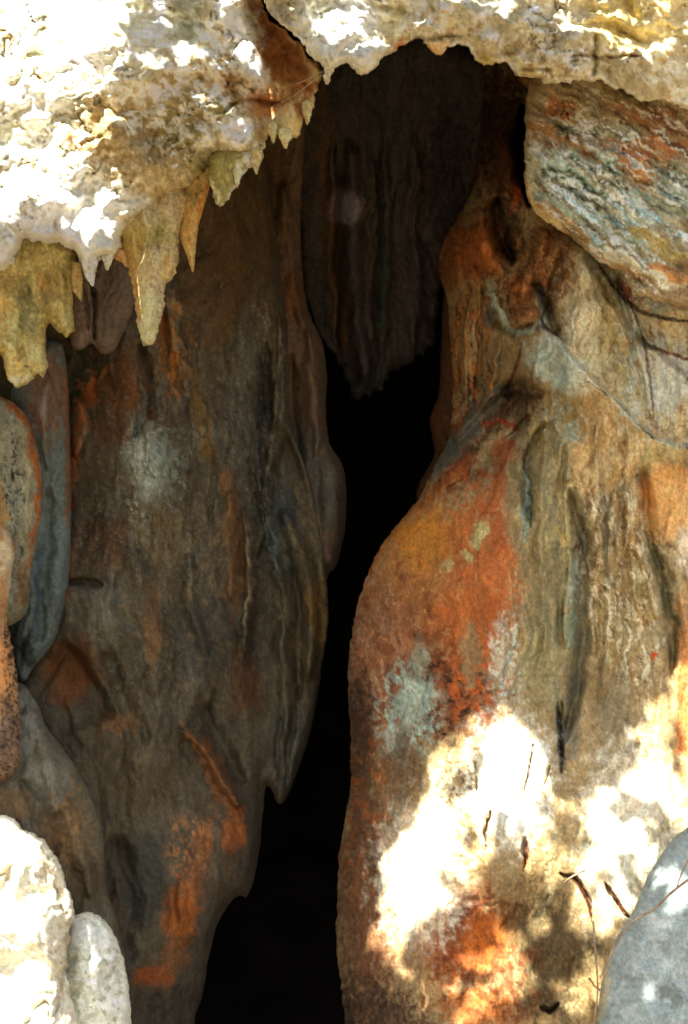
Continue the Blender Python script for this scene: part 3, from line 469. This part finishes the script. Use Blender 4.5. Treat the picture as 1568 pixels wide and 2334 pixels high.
rock('flowstone_drapery', 'dark',
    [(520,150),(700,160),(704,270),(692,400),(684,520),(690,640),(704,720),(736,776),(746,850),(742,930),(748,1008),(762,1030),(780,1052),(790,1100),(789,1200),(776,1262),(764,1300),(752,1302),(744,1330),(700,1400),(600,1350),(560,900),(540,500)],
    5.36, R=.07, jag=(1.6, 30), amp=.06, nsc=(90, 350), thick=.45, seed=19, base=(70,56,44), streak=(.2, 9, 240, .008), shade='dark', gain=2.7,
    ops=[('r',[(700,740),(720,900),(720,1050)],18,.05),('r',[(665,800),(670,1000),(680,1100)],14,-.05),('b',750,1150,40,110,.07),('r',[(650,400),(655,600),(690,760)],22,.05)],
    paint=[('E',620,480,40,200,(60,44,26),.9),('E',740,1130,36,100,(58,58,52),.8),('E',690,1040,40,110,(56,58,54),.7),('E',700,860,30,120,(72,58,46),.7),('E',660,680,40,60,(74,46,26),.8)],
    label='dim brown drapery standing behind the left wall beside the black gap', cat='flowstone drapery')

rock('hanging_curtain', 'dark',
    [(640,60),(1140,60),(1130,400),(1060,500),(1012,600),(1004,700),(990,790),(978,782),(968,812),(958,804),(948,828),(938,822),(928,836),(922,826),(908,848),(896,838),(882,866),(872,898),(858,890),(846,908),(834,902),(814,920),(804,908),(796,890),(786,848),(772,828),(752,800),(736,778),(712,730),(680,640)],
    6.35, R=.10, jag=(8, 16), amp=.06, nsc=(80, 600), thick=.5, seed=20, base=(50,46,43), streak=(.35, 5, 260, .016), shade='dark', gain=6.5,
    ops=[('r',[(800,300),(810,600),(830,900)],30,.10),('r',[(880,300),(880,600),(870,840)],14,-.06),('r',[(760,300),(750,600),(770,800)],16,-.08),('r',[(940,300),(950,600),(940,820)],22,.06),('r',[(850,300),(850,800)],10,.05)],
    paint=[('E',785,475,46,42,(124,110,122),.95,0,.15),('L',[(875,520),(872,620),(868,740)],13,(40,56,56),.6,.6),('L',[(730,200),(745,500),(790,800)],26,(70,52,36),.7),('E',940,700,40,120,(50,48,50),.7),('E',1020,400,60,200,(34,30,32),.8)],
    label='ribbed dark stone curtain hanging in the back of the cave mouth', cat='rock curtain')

# ---- left edge
rock('flowstone_lobe', 'flow',
    [(-400,760),(-60,880),(10,905),(40,922),(66,956),(80,1006),(92,1050),(97,1120),(92,1180),(84,1240),(70,1300),(66,1350),(64,1398),(40,1418),(18,1428),(-60,1440),(-400,1500)],
    4.46, R=.16, jag=(1.2, 30), amp=.03, nsc=(60, 300), thick=.5, seed=28, base=(146,142,118), streak=(.25, 5, 160, .005), shade='dark', gain=1.1,
    paint=[('L',[(10,905),(60,950),(84,1040),(88,1140),(80,1240)],9,(178,98,40),.95,.3),('E',30,1180,18,180,(150,150,130),.7),('M',28,1150,26,220,(46,42,44),.9,6,40,.05,121),('L',[(46,960),(60,1060),(62,1200),(50,1380)],12,(176,166,130),.7),('E',5,1200,12,120,(200,150,76),.7),('E',50,1340,16,60,(130,100,66),.8),('L',[(70,1230),(66,1300)],8,(170,110,56),.8)],
    label='pale striped flowstone lobe with an orange rim at the left edge', cat='flowstone lobe')
rock('rock_rib', 'boulder',
    [(-400,1200),(0,1190),(24,1215),(36,1262),(26,1300),(24,1345),(14,1395),(20,1440),(30,1490),(40,1550),(44,1620),(48,1700),(42,1752),(20,1776),(-20,1790),(-400,1800)],
    4.22, R=.10, jag=(2.5, 14), amp=.03, nsc=(50, 120), thick=.4, seed=29, base=(196,150,106), streak=(.1, 8, 60, .004), shade='dark', gain=1.1,
    paint=[('E',16,1260,20,60,(214,196,160),.9),('E',28,1330,10,60,(190,190,172),.8),('E',8,1540,20,80,(214,150,92),.9),('M',30,1520,26,120,(60,44,40),.95,7,8,-.05,123),('E',20,1690,40,90,(128,104,84),.9),('M',20,1700,40,110,(58,50,56),.9,8,9,.02,124)],
    label='narrow speckled peach and black rock rib at the far left edge', cat='rock')
rock('flowstone_drapery', 'dark',
    [(60,780),(140,770),(150,820),(156,880),(160,960),(163,1080),(163,1200),(160,1300),(152,1370),(136,1430),(118,1472),(96,1500),(76,1520),(56,1560),(30,1540),(10,1420),(0,1200),(20,900)],
    4.64, R=.11, jag=(1.2, 30), amp=.03, nsc=(50, 300), thick=.35, seed=30, base=(96,104,98), streak=(.16, 7, 200, .004), shade='dark', gain=1.35,
    ops=[('r',[(104,840),(100,960),(112,1080)],12,.03),('r',[(110,1100),(104,1300),(92,1480)],16,-.03)],
    paint=[('E',110,900,50,110,(108,80,60),.95),('L',[(150,860),(158,1000),(158,1200)],10,(128,88,58),.9),('E',100,920,12,50,(130,122,116),.7),('L',[(90,1250),(84,1380),(76,1460)],12,(64,72,78),.8),('E',60,1480,24,40,(48,46,48),.9),('E',130,1250,26,150,(96,110,104),.6)],
    label='slim blue-grey and brown drapery beside the pale striped lobe', cat='flowstone drapery')
rock('stone_pendant', 'dark',
    [(150,560),(320,540),(312,640),(306,700),(290,740),(268,786),(256,806),(232,808),(218,790),(206,782),(192,796),(172,800),(160,780),(156,700)],
    4.66, R=.07, jag=(1.5, 18), step=3, amp=.02, nsc=(40, 200), thick=.12, lens=True, seed=31, base=(112,98,86), streak=(.1, 7, 120, .006), shade='dark', gain=1.15,
    ops=[('r',[(208,640),(210,720),(212,790)],5,-.04),('r',[(190,640),(196,760)],5,-.02)],
    paint=[('E',185,740,26,50,(130,110,104),.8),('L',[(208,640),(212,740),(214,780)],3,(60,50,44),.8)],
    label='grey two-lobed stone pendant half hidden behind the largest stalactite', cat='stalactite')
rock('flowstone_bank', 'dark',
    [(-600,1500),(-40,1540),(50,1550),(84,1600),(104,1656),(140,1700),(184,1762),(222,1840),(236,1910),(240,1980),(242,2030),(262,2080),(278,2140),(292,2220),(300,2400),(300,2800),(-600,2800)],
    4.40, R=.16, jag=(1.2, 40), amp=.06, nsc=(90, 260), thick=.5, seed=32, base=(100,94,78), streak=(.14, 12, 160, .004), shade='dark', gain=1.25, slope=(0,-.1),
    ops=[('r',[(60,1600),(110,1720),(130,1860)],26,.04),('r',[(40,1780),(100,1850),(130,1960)],24,-.04),('r',[(140,1800),(190,1960),(210,2060)],20,.04)],
    paint=[('E',60,1650,40,80,(120,120,108),.85),('E',110,1790,50,70,(124,122,106),.8,-20),('E',150,1900,60,90,(120,92,62),.7),('M',160,1900,90,140,(140,108,70),.7,14,18,.04,131),('E',200,2020,50,90,(86,70,50),.7),('E',30,1830,50,40,(120,96,66),.8),('L',[(235,2020),(262,2080),(285,2160)],8,(104,84,62),.7)],
    label='smooth grey-brown rock bank sloping down behind the white boulder', cat='rock')
rock('white_boulder', 'boulder',
    [(-420,1780),(-200,1820),(-40,1850),(6,1858),(36,1868),(48,1890),(78,1902),(102,1920),(124,1948),(142,1976),(152,2014),(164,2060),(168,2090),(158,2140),(150,2200),(156,2260),(176,2310),(190,2400),(200,2800),(-420,2800)],
    3.62, R=.14, jag=(6, 30), amp=.09, cracks=.02, nsc=(120, 160), thick=.7, seed=33, base=(226,218,200), fine=.005, shade='M14', gain=1.15,
    paint=[('L',[(92,1930),(104,1980),(130,2030),(150,2080)],12,(150,140,116),.8),('L',[(160,2100),(156,2180),(146,2260)],14,(150,136,104),.7),('M',120,2120,80,200,(160,140,104),.6,12,16,.1,141)],
    label='sun-bleached white boulder in the bottom left corner', cat='boulder')
rock('grey_boulder', 'boulder',
    [(120,2130),(150,2096),(176,2082),(206,2078),(236,2092),(256,2120),(274,2160),(284,2200),(292,2250),(300,2310),(302,2400),(300,2800),(60,2800),(90,2300)],
    3.76, R=.15, jag=(3, 16), amp=.05, nsc=(80, 90), thick=.5, seed=34, base=(206,208,196), fine=.004, shade='M15', gain=1.3,
    paint=[('M',220,2240,90,150,(130,132,112),.7,16,18,.1,142),('M',220,2240,90,150,(226,230,222),.8,20,16,.08,143),('E',210,2140,50,40,(206,214,208),.8),('L',[(276,2170),(292,2260),(298,2330)],8,(214,214,196),.8),('E',170,2250,20,80,(130,120,90),.6)],
    label='rounded mottled grey boulder behind the sun-bleached white boulder', cat='boulder')
rock('blue_boulder', 'boulder',
    [(1780,1700),(1640,1820),(1590,1872),(1562,1892),(1538,1908),(1518,1936),(1496,1966),(1470,2010),(1452,2064),(1424,2112),(1398,2150),(1380,2196),(1368,2260),(1362,2334),(1356,2460),(1340,2800),(2300,2800),(2300,1650)],
    3.80, R=.16, jag=(1.6, 30), amp=.05, nsc=(150, 170), thick=.6, seed=35, base=(148,162,164), fine=.003, shade='M5', gain=1.0, slope=(-.2,-.2), center=(1480,2200),
    paint=[('M',1480,2150,160,260,(182,190,190),.5,46,36,.0,151),('M',1480,2200,160,200,(100,112,108),.45,24,14,.2,152),('E',1530,2270,40,26,(90,96,84),.6),('L',[(1400,2150),(1376,2230),(1366,2320)],10,(196,180,144),.8),('E',1500,2100,40,20,(206,210,206),.5)],
    label='smooth blue-grey boulder in the bottom right corner crossed by thin stems', cat='boulder')
# ================================================================== SETTING, LIGHT, LEAVES
def at(px, py, Y): return ((px-CX)/F*Y, Y, CAMZ-(py-CY)/F*Y)
def mesh_obj(name, V, Fc, mats, smooth=False, midx=None):
    me = bpy.data.meshes.new(name); me.from_pydata([tuple(map(float, v)) for v in V], [], Fc)
    for m in mats: me.materials.append(m)
    if midx is not None: me.polygons.foreach_set('material_index', midx)
    if smooth: me.polygons.foreach_set('use_smooth', [True]*len(me.polygons))
    me.update()
    o = bpy.data.objects.new(name, me); COL.objects.link(o); return o
def plain_mat(name, c1, c2, scale, bump=.4, rough=.95):
    m = bpy.data.materials.new(name); m.use_nodes = True; N = m.node_tree.nodes; L = m.node_tree.links
    b = N['Principled BSDF']; b.inputs['Roughness'].default_value = rough; b.inputs['Specular IOR Level'].default_value = .15
    tc = N.new('ShaderNodeTexCoord'); n = N.new('ShaderNodeTexNoise'); n.inputs['Scale'].default_value = scale; n.inputs['Detail'].default_value = 8
    L.new(tc.outputs['Object'], n.inputs['Vector'])
    r = N.new('ShaderNodeValToRGB'); r.color_ramp.elements[0].position = .35; r.color_ramp.elements[1].position = .65
    r.color_ramp.elements[0].color = (*c1, 1); r.color_ramp.elements[1].color = (*c2, 1)
    L.new(n.outputs['Fac'], r.inputs[0]); L.new(r.outputs[0], b.inputs['Base Color'])
    bp = N.new('ShaderNodeBump'); bp.inputs['Strength'].default_value = bump; bp.inputs['Distance'].default_value = .04
    L.new(n.outputs['Fac'], bp.inputs['Height']); L.new(bp.outputs[0], b.inputs['Normal']); return m
m_ground = plain_mat('leafy_earth', (.07, .05, .03), (.16, .12, .07), 9)
m_cliff = plain_mat('cliff_limestone', (.12, .10, .07), (.32, .28, .22), 1.6, .8)
m_cave = plain_mat('cave_rock', (.05, .035, .028), (.12, .085, .065), 3, .6)

# ground: one sheet to the horizon with the pit of the cave sunk into it
gx = np.concatenate([-np.geomspace(900, 6, 14), np.linspace(-5, 5, 41), np.geomspace(6, 900, 14)])
gy = np.concatenate([-np.geomspace(900, 6, 14), np.linspace(-5, 12, 69), np.geomspace(13, 900, 12)])
GX, GY = np.meshgrid(gx, gy)
GZ = .06*fbm(GX/1.3, GY/1.3, 3, 3)+.25*fbm(GX/7, GY/7, 2, 4)*np.clip((np.hypot(GX, GY)-4)/8, 0, 1)
pit = sstep((GY-3.9)/.7)*sstep((10.2-GY)/.6)*sstep((2.6-np.abs(GX))/.8)
GZ = GZ-3.4*pit
nx, ny = len(gx), len(gy)
mesh_obj('ground', np.stack([GX.ravel(), GY.ravel(), GZ.ravel()], 1), [(j*nx+i, j*nx+i+1, (j+1)*nx+i+1, (j+1)*nx+i) for j in range(ny-1) for i in range(nx-1)], [m_ground], True)['kind'] = 'structure'

# cave interior: an irregular shell open to the front
def shell():
    V = []; Fc = []; nu, nv = 64, 24
    for j in range(nv+1):
        t = j/nv; prof = math.cos(t*math.pi/2)**.55
        for i in range(nu):
            a = 2*math.pi*i/nu
            ex = math.copysign(abs(math.cos(a))**.7, math.cos(a)); ez = math.copysign(abs(math.sin(a))**.7, math.sin(a))
            k = 1+.10*float(fbm(np.array([i/5.0 if i < nu/2 else (nu-i)/5.0]), np.array([t*6.0]), 3, 9)[0])
            V.append((2.2*ex*prof*k, 4.95+5.0*t*(.9+.1*k), 1.6+2.75*ez*prof*k))
    for j in range(nv):
        for i in range(nu): Fc.append((j*nu+i, j*nu+(i+1) % nu, (j+1)*nu+(i+1) % nu, (j+1)*nu+i))
    return V, Fc
V, Fc = shell(); mesh_obj('cave_interior', V, Fc, [m_cave], True)['kind'] = 'structure'

# cliff face round the opening
cx_ = np.linspace(-12, 12, 121); cz_ = np.linspace(-3.0, 11, 71)
CXg, CZg = np.meshgrid(cx_, cz_)
CYg = 4.9+.5*fbm(CXg/2.2, CZg/2.2, 5, 13)+.25*np.abs(fbm(CXg/.9, CZg/1.4, 4, 14))-.02*np.abs(CXg)**1.3-.05*(CZg-2)
keep = ~((np.abs(CXg) < 1.75) & (CZg > -.9) & (CZg < 3.9))
n = len(cx_)
fc = [(j*n+i, j*n+i+1, (j+1)*n+i+1, (j+1)*n+i) for j in range(len(cz_)-1) for i in range(n-1) if keep[j, i] or keep[j+1, i+1]]
CYg = CYg+.0
CF = np.stack([CXg.ravel(), CYg.ravel(), CZg.ravel()], 1)
o = mesh_obj('cliff', CF, fc, [m_cliff], True); o['kind'] = 'structure'
sm = o.modifiers.new('thick', 'SOLIDIFY'); sm.thickness = .8; sm.offset = -1

# ---- sun direction
SUN_EL, SUN_AZ = 54.0, 205.0     # azimuth measured clockwise from +Y: the sun stands behind the viewer, to the left
el, az = math.radians(SUN_EL), math.radians(SUN_AZ)
S = np.array([math.sin(az)*math.cos(el), math.cos(az)*math.cos(el), math.sin(el)])
U = np.cross([0, 0, 1], S); U /= np.linalg.norm(U); W = np.cross(S, U)

# ---- which parts of the rock the foliage shades (survey units)
def poly_in(p, x, y): return inside(np.array(p, float), x, y)
def ell(x, y, e):
    cx, cy, rx, ry = e[:4]; a = math.radians(e[4]) if len(e) > 4 else 0
    dx, dy = x-cx, y-cy; u = dx*math.cos(a)+dy*math.sin(a); v = -dx*math.sin(a)+dy*math.cos(a)
    return (u/rx)**2+(v/ry)**2 < 1
LITA = [(1058,1568),(1085,1604),(1140,1606),(1180,1598),(1215,1622),(1235,1690),(1245,1740),(1262,1800),(1270,1850),(1262,1890),(1235,1910),(1222,1985),(1200,2004),(1188,1960),(1165,1940),(1120,1960),(1095,2035),(1062,2038),(1040,1990),(1000,1975),
        (1006,2040),(985,2100),(940,2125),(932,2170),(945,2205),(930,2234),(898,2218),(850,2186),(820,2154),(818,2122),(866,2092),(856,2020),(866,1940),(903,1925),(912,1880),(942,1840),(955,1796),(975,1790),(973,1720),(988,1680),(1038,1660),(1046,1604)]
LITB = [(1540,1500),(1600,1480),(1900,1500),(1900,1900),(1535,1900),(1500,1960),(1450,2060),(1440,2100),(1395,2144),(1350,2140),(1332,2060),(1300,2010),(1280,1990),(1245,2034),(1222,1990),(1238,1925),(1275,1900),(1300,1925),(1335,1925),(1330,1880),(1322,1842),(1343,1782),(1368,1764),(1400,1758),(1405,1700),(1420,1640),(1450,1600),(1500,1545)]
LITE = [(1028,2045,22,24),(1115,2058,28,20),(1143,2128,24,38),(1228,2092,20,38),(1312,2084,28,56),(1060,2176,20,18),(1115,2185,60,24),(1175,2225,56,42),(1025,2240,26,28),(1102,2290,34,48,-20),(1328,2262,60,62),(1345,2205,34,34),(1045,2325,22,24),(1180,2150,26,30),(970,2272,6,36),(1285,1835,20,26)]
DRKE = [(1088,1735,12,36),(1238,1830,12,26),(1185,1880,16,20),(1075,1900,12,18),(1046,1782,32,28),(1006,1826,22,24),(1142,1868,14,32),(1152,1932,22,26),(1110,1978,16,20),(1452,1842,40,20,-25),(1385,1990,20,14),(1476,1884,12,14),(1540,1700,14,60),(1430,1720,18,40,20)]
rq = np.random.RandomState(21)
for _ in range(0):
    LITE.append((rq.uniform(960, 1350), rq.uniform(2030, 2330), rq.uniform(15, 21), rq.uniform(18, 26), rq.uniform(-30, 30)))
for _ in range(11):
    DRKE.append((rq.uniform(1330, 1560), rq.uniform(1650, 2080), rq.uniform(12, 22), rq.uniform(12, 26), rq.uniform(-30, 30)))
def lit_mask(key, x, y):
    if key == 'M4':
        x = x+12*fbm(x/30, y/30, 3, 301); y = y+12*fbm(x/30, y/30, 3, 305)
        r = poly_in(LITA, x, y) | poly_in(LITB, x, y)
        for e in LITE: r |= ell(x, y, (e[0], e[1], e[2]*1.14+1, e[3]*1.14+1)+tuple(e[4:]))
        for e in DRKE: r &= ~ell(x, y, (e[0], e[1], e[2]*1.0, e[3]*1.0)+tuple(e[4:]))
        return r
    if key == 'M1':
        n = fbm(x/46, y/40, 4, 201, .6)
        g = np.where(y < 470, 300-.10*y, 420-.15*(y-470)) - x
        r = (g/90+n*1.5) > 0
        r |= (y > 380) & (y < 620) & (x < 290-.25*(y-380)) & (n > -.5)
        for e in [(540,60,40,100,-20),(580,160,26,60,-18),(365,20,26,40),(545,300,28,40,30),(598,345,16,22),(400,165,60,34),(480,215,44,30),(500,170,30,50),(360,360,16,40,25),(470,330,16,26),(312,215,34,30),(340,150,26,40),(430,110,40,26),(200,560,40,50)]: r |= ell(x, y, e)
        return r
    if key == 'M2':
        n = fbm(x/50, y/44, 4, 207, .6)
        return (n > -.06-.6*np.exp(-((x-780)/110)**2)) 
    if key in ('lit', 'M14'): return np.ones(x.shape, bool)
    if key == 'M15': return (fbm(x/60, y/60, 3, 211) > .12)
    if key == 'M5':
        r = np.zeros(x.shape, bool)
        for e in [(1470,2255,26,34),(1545,2010,60,50),(1540,2080,30,20),(1445,2200,12,18),(1560,2180,20,16)]: r |= ell(x, y, e)
        return r
    return np.zeros(x.shape, bool)
CS = .012
pts = []; lit = []
for V_, x_, y_, key, ok in SURF:
    ok = ok & (x_ > -160) & (x_ < 1730) & (y_ > -140) & (y_ < 2500)
    pts.append(V_[ok]); lit.append(lit_mask(key, x_[ok], y_[ok]))
pts = np.concatenate(pts); lit = np.concatenate(lit)
pu = pts@U; pv = pts@W; ps = pts@S
u0, v0 = pu.min()-.3, pv.min()-.3
iu = ((pu-u0)/CS).astype(int); iv = ((pv-v0)/CS).astype(int)
nu_, nv_ = iu.max()+30, iv.max()+30
order = np.argsort(ps)
H = np.full((nv_, nu_), -99.0); LT = np.zeros((nv_, nu_), bool)
H[iv[order], iu[order]] = ps[order]; LT[iv[order], iu[order]] = lit[order]
known = H > -90
for _ in range(7):     # fill small holes
    for dy, dx in ((0, 1), (1, 0), (0, -1), (-1, 0)):
        Hs = np.roll(H, (dy, dx), (0, 1)); Ls = np.roll(LT, (dy, dx), (0, 1))
        m = (~known) & (Hs > -90) & (~Ls); H[m] = Hs[m]; LT[m] = Ls[m]; known |= m
for dy, dx in ((0, 1), (1, 0), (0, -1), (-1, 0), (1, 1), (-1, -1), (1, -1), (-1, 1))*2:     # edges of lit rock in front of shaded rock
    Hs = np.roll(H, (dy, dx), (0, 1)); Ls = np.roll(LT, (dy, dx), (0, 1))
    LT &= ~((~Ls) & (Hs > -90) & (Hs < H-.25))
SH = known & ~LT
# ---- unseen foliage added to cast the shade patches mapped above
m_leaf = plain_mat('leaf_green', (.03, .07, .015), (.07, .13, .03), 30, .1, .6)
m_bark = plain_mat('bark', (.06, .045, .03), (.14, .11, .08), 14, .8)
rl = np.random.RandomState(3)
LV = []; LF = []; LM = []
cover = np.zeros_like(SH)
def add_leaf(c, r, aspect=1.0):
    n0 = S+rl.normal(0, .35, 3); n0 /= np.linalg.norm(n0)
    a = rl.normal(0, 1, 3); a -= n0*(a@n0); a /= np.linalg.norm(a); b = np.cross(n0, a)
    k = len(LV); L_ = r*1.35; w = r*.95
    prof = [(-1, 0), (-.55, .62), (0, .85), (.5, .6), (1.05, 0)]
    up = [c+a*(t*L_)+b*(q*w)-n0*(.12*r*t*t) for t, q in prof]; dn = [c+a*(t*L_)-b*(q*w)-n0*(.12*r*t*t) for t, q in prof[1:4]]
    LV.extend(up+dn); LF.append(tuple(k+i for i in (0, 1, 2, 3, 4, 7, 6, 5)))
def litfrac(j, i, r):
    a = max(0, j-r); b = j+r+1; c = max(0, i-r); d = i+r+1
    return LT[a:b, c:d].any()
# distance-ish test by eroding
def erode(M, r):
    R_ = M.copy()
    for k in range(1, r+1):
        for dy, dx in ((0, k), (k, 0), (0, -k), (-k, 0)): R_ &= np.roll(M, (dy, dx), (0, 1))
        q = int(k*.71)
        for dy, dx in ((q, q), (q, -q), (-q, q), (-q, -q)): R_ &= np.roll(M, (dy, dx), (0, 1))
    return R_
OKm = ~LT
cand = [(5, erode(OKm, 4)), (3, erode(OKm, 2)), (2, erode(OKm, 1)), (1, OKm)]
yy, xx = np.mgrid[-8:9, -8:9]; rr = np.hypot(yy, xx)
for size, EM in cand:
    J, I_ = np.nonzero(EM & SH); p = rl.permutation(len(J))
    for q in p:
        j, i = J[q], I_[q]
        if j < 9 or i < 9 or j >= nv_-9 or i >= nu_-9: continue
        foot = rr <= size*.7
        sub = cover[j-8:j+9, i-8:i+9]
        if (sub | ~foot).all(): continue
        hz = float((U*(u0+i*CS)+W*(v0+j*CS)+S*H[j, i])[2])
        t = rl.uniform(1.5, 2.3) if hz > 2.25 else rl.uniform(2.6, 3.3)
        for _k in range(12):
            c = U*(u0+(i+.5)*CS)+W*(v0+(j+.5)*CS)+S*(H[j, i]+t)
            if c[1] < 3.6 and (c[1] < .3 or abs(c[2]-CAMZ) > .345*c[1]+.10 or abs(c[0]) > .235*c[1]+.10): break
            t += .3
        c = U*(u0+(i+.5)*CS)+W*(v0+(j+.5)*CS)+S*(H[j, i]+t)
        add_leaf(c, size*CS*1.08)
        sub |= rr <= size*.72
print('leaves', len(LF), 'lit cells', LT.sum(), 'shade', SH.sum())
shade_tree = bpy.data.objects.new('shade_tree', None); COL.objects.link(shade_tree)
LVa = np.array(LV); ctr = LVa.mean(0); base = np.array([ctr[0]-1.9, ctr[1]-.6, 0])
shade_tree.location = base
shade_tree['label'] = 'unseen leafy canopy added over the viewer to cast shade on the cave mouth'; shade_tree['category'] = 'shade_tree'
crown = mesh_obj('crown', LVa-base, LF, [m_leaf]); crown.parent = shade_tree
# trunk and limbs reaching through the crown
def tube(path, radii, V, Fq, seg=8):
    k0 = len(V); path = np.array(path, float)
    for i, (p, r) in enumerate(zip(path, radii)):
        d = path[min(i+1, len(path)-1)]-path[max(i-1, 0)]; d /= np.linalg.norm(d)+1e-9
        a = np.cross(d, [.3, .9, .1]); a /= np.linalg.norm(a); b = np.cross(d, a)
        for s in range(seg): V.append(p+a*math.cos(2*math.pi*s/seg)*r+b*math.sin(2*math.pi*s/seg)*r)
    for i in range(len(path)-1):
        for s in range(seg): Fq.append((k0+i*seg+s, k0+i*seg+(s+1) % seg, k0+(i+1)*seg+(s+1) % seg, k0+(i+1)*seg+s))
TV = []; TF = []
top = np.array([ctr[0]-1.5, ctr[1]-.3, ctr[2]-.4])
tube([base-[0, 0, .3], base+[.02, .03, .8], base*.5+top*.5+[0, -.1, 0], top], [.17, .13, .11, .09], TV, TF, 10)
o = mesh_obj('trunk', np.array(TV)-base, TF, [m_bark], True); o.parent = shade_tree
print('crown centre', ctr, LVa.min(0), LVa.max(0))

# ---- thin stems over the blue boulder
m_stem = plain_mat('dry_stem', (.22, .15, .09), (.42, .32, .2), 40, .3)
def stem(px, r, label):
    p = [np.array(at(*q)) for q in px]; P = []
    for i in range(len(p)-1):
        for t in np.linspace(0, 1, 6)[:-1]:
            a = p[max(i-1, 0)]; b = p[i]; c = p[i+1]; d = p[min(i+2, len(p)-1)]
            P.append(.5*((2*b)+(-a+c)*t+(2*a-5*b+4*c-d)*t*t+(-a+3*b-3*c+d)*t**3))
    P.append(p[-1]); P = np.array(P); V = []; Fq = []
    tube(P, np.linspace(r, r*.6, len(P)), V, Fq, 6)
    V = np.array(V); org = V[:, :].mean(0); o = mesh_obj('dry_stem', V-org, Fq, [m_stem], True); o.location = org
    o['label'] = label; o['category'] = 'stem'; o['group'] = 'dry stems and fibres caught on the rock'
stem([(1600,1995,3.60),(1568,2006,3.62),(1530,2035,3.64),(1490,2072,3.66),(1450,2095,3.68),(1420,2125,3.70),(1395,2170,3.70),(1368,2230,3.72)], .0035, 'long dry stem curving down across the blue-grey boulder')
stem([(1568,1960,3.62),(1552,1995,3.62),(1540,2030,3.63)], .0025, 'short dry twig crossing the long stem at the right edge')
stem([(1352,2100,3.95),(1358,2180,3.92),(1362,2260,3.88),(1352,2340,3.85)], .003, 'thin pale stem hanging along the left edge of the blue-grey boulder')

stem([(640,235,4.04),(676,214,4.01),(712,186,3.99),(744,166,3.98)], .0016, 'lowest of the pale fibres strung under the crack between the overhangs')
stem([(664,196,4.04),(694,184,4.0),(722,170,3.99),(752,158,3.98)], .0012, 'topmost of the pale fibres strung under the crack between the overhangs')
stem([(1288,2012,4.12),(1304,1998,4.08),(1334,1984,4.08)], .003, 'short white stick lodged in a crack of the sunlit column foot')

# ---- camera, sky, sun
cam = bpy.data.cameras.new('camera'); co = bpy.data.objects.new('camera', cam); COL.objects.link(co)
co.location = (0, 0, CAMZ); co.rotation_euler = (math.radians(90), 0, 0)
cam.sensor_fit = 'VERTICAL'; cam.angle_y = 2*math.atan(1167/F) if hasattr(cam, 'angle_y') else .6
cam.clip_end = 3000; cam.clip_start = .05
sc.camera = co
w = bpy.data.worlds.new('World'); sc.world = w; w.use_nodes = True
nt = w.node_tree; sky = nt.nodes.new('ShaderNodeTexSky'); sky.sky_type = 'NISHITA'; sky.sun_disc = False
sky.sun_elevation = el; sky.sun_rotation = az
sky.air_density = .6; sky.dust_density = 3.0; sky.ozone_density = .6
bg = nt.nodes['Background']; bg.inputs['Strength'].default_value = .085; nt.links.new(sky.outputs[0], bg.inputs[0])
sd = bpy.data.lights.new('sun', 'SUN'); sd.energy = 5.0; sd.angle = math.radians(.5); sd.color = (1, .97, .93)
so = bpy.data.objects.new('sun', sd); COL.objects.link(so)
from mathutils import Vector
so.rotation_euler = Vector((-S[0], -S[1], -S[2])).to_track_quat('-Z', 'Y').to_euler(); so.location = (-3, -4, 8)
sc.view_settings.view_transform = 'Standard'; sc.view_settings.look = 'None'; sc.view_settings.gamma = 1; sc.view_settings.exposure = 2.1
sc.render.engine = 'CYCLES'; sc.cycles.max_bounces = 8; sc.cycles.diffuse_bounces = 4
sc.render.resolution_x = 688; sc.render.resolution_y = 1024
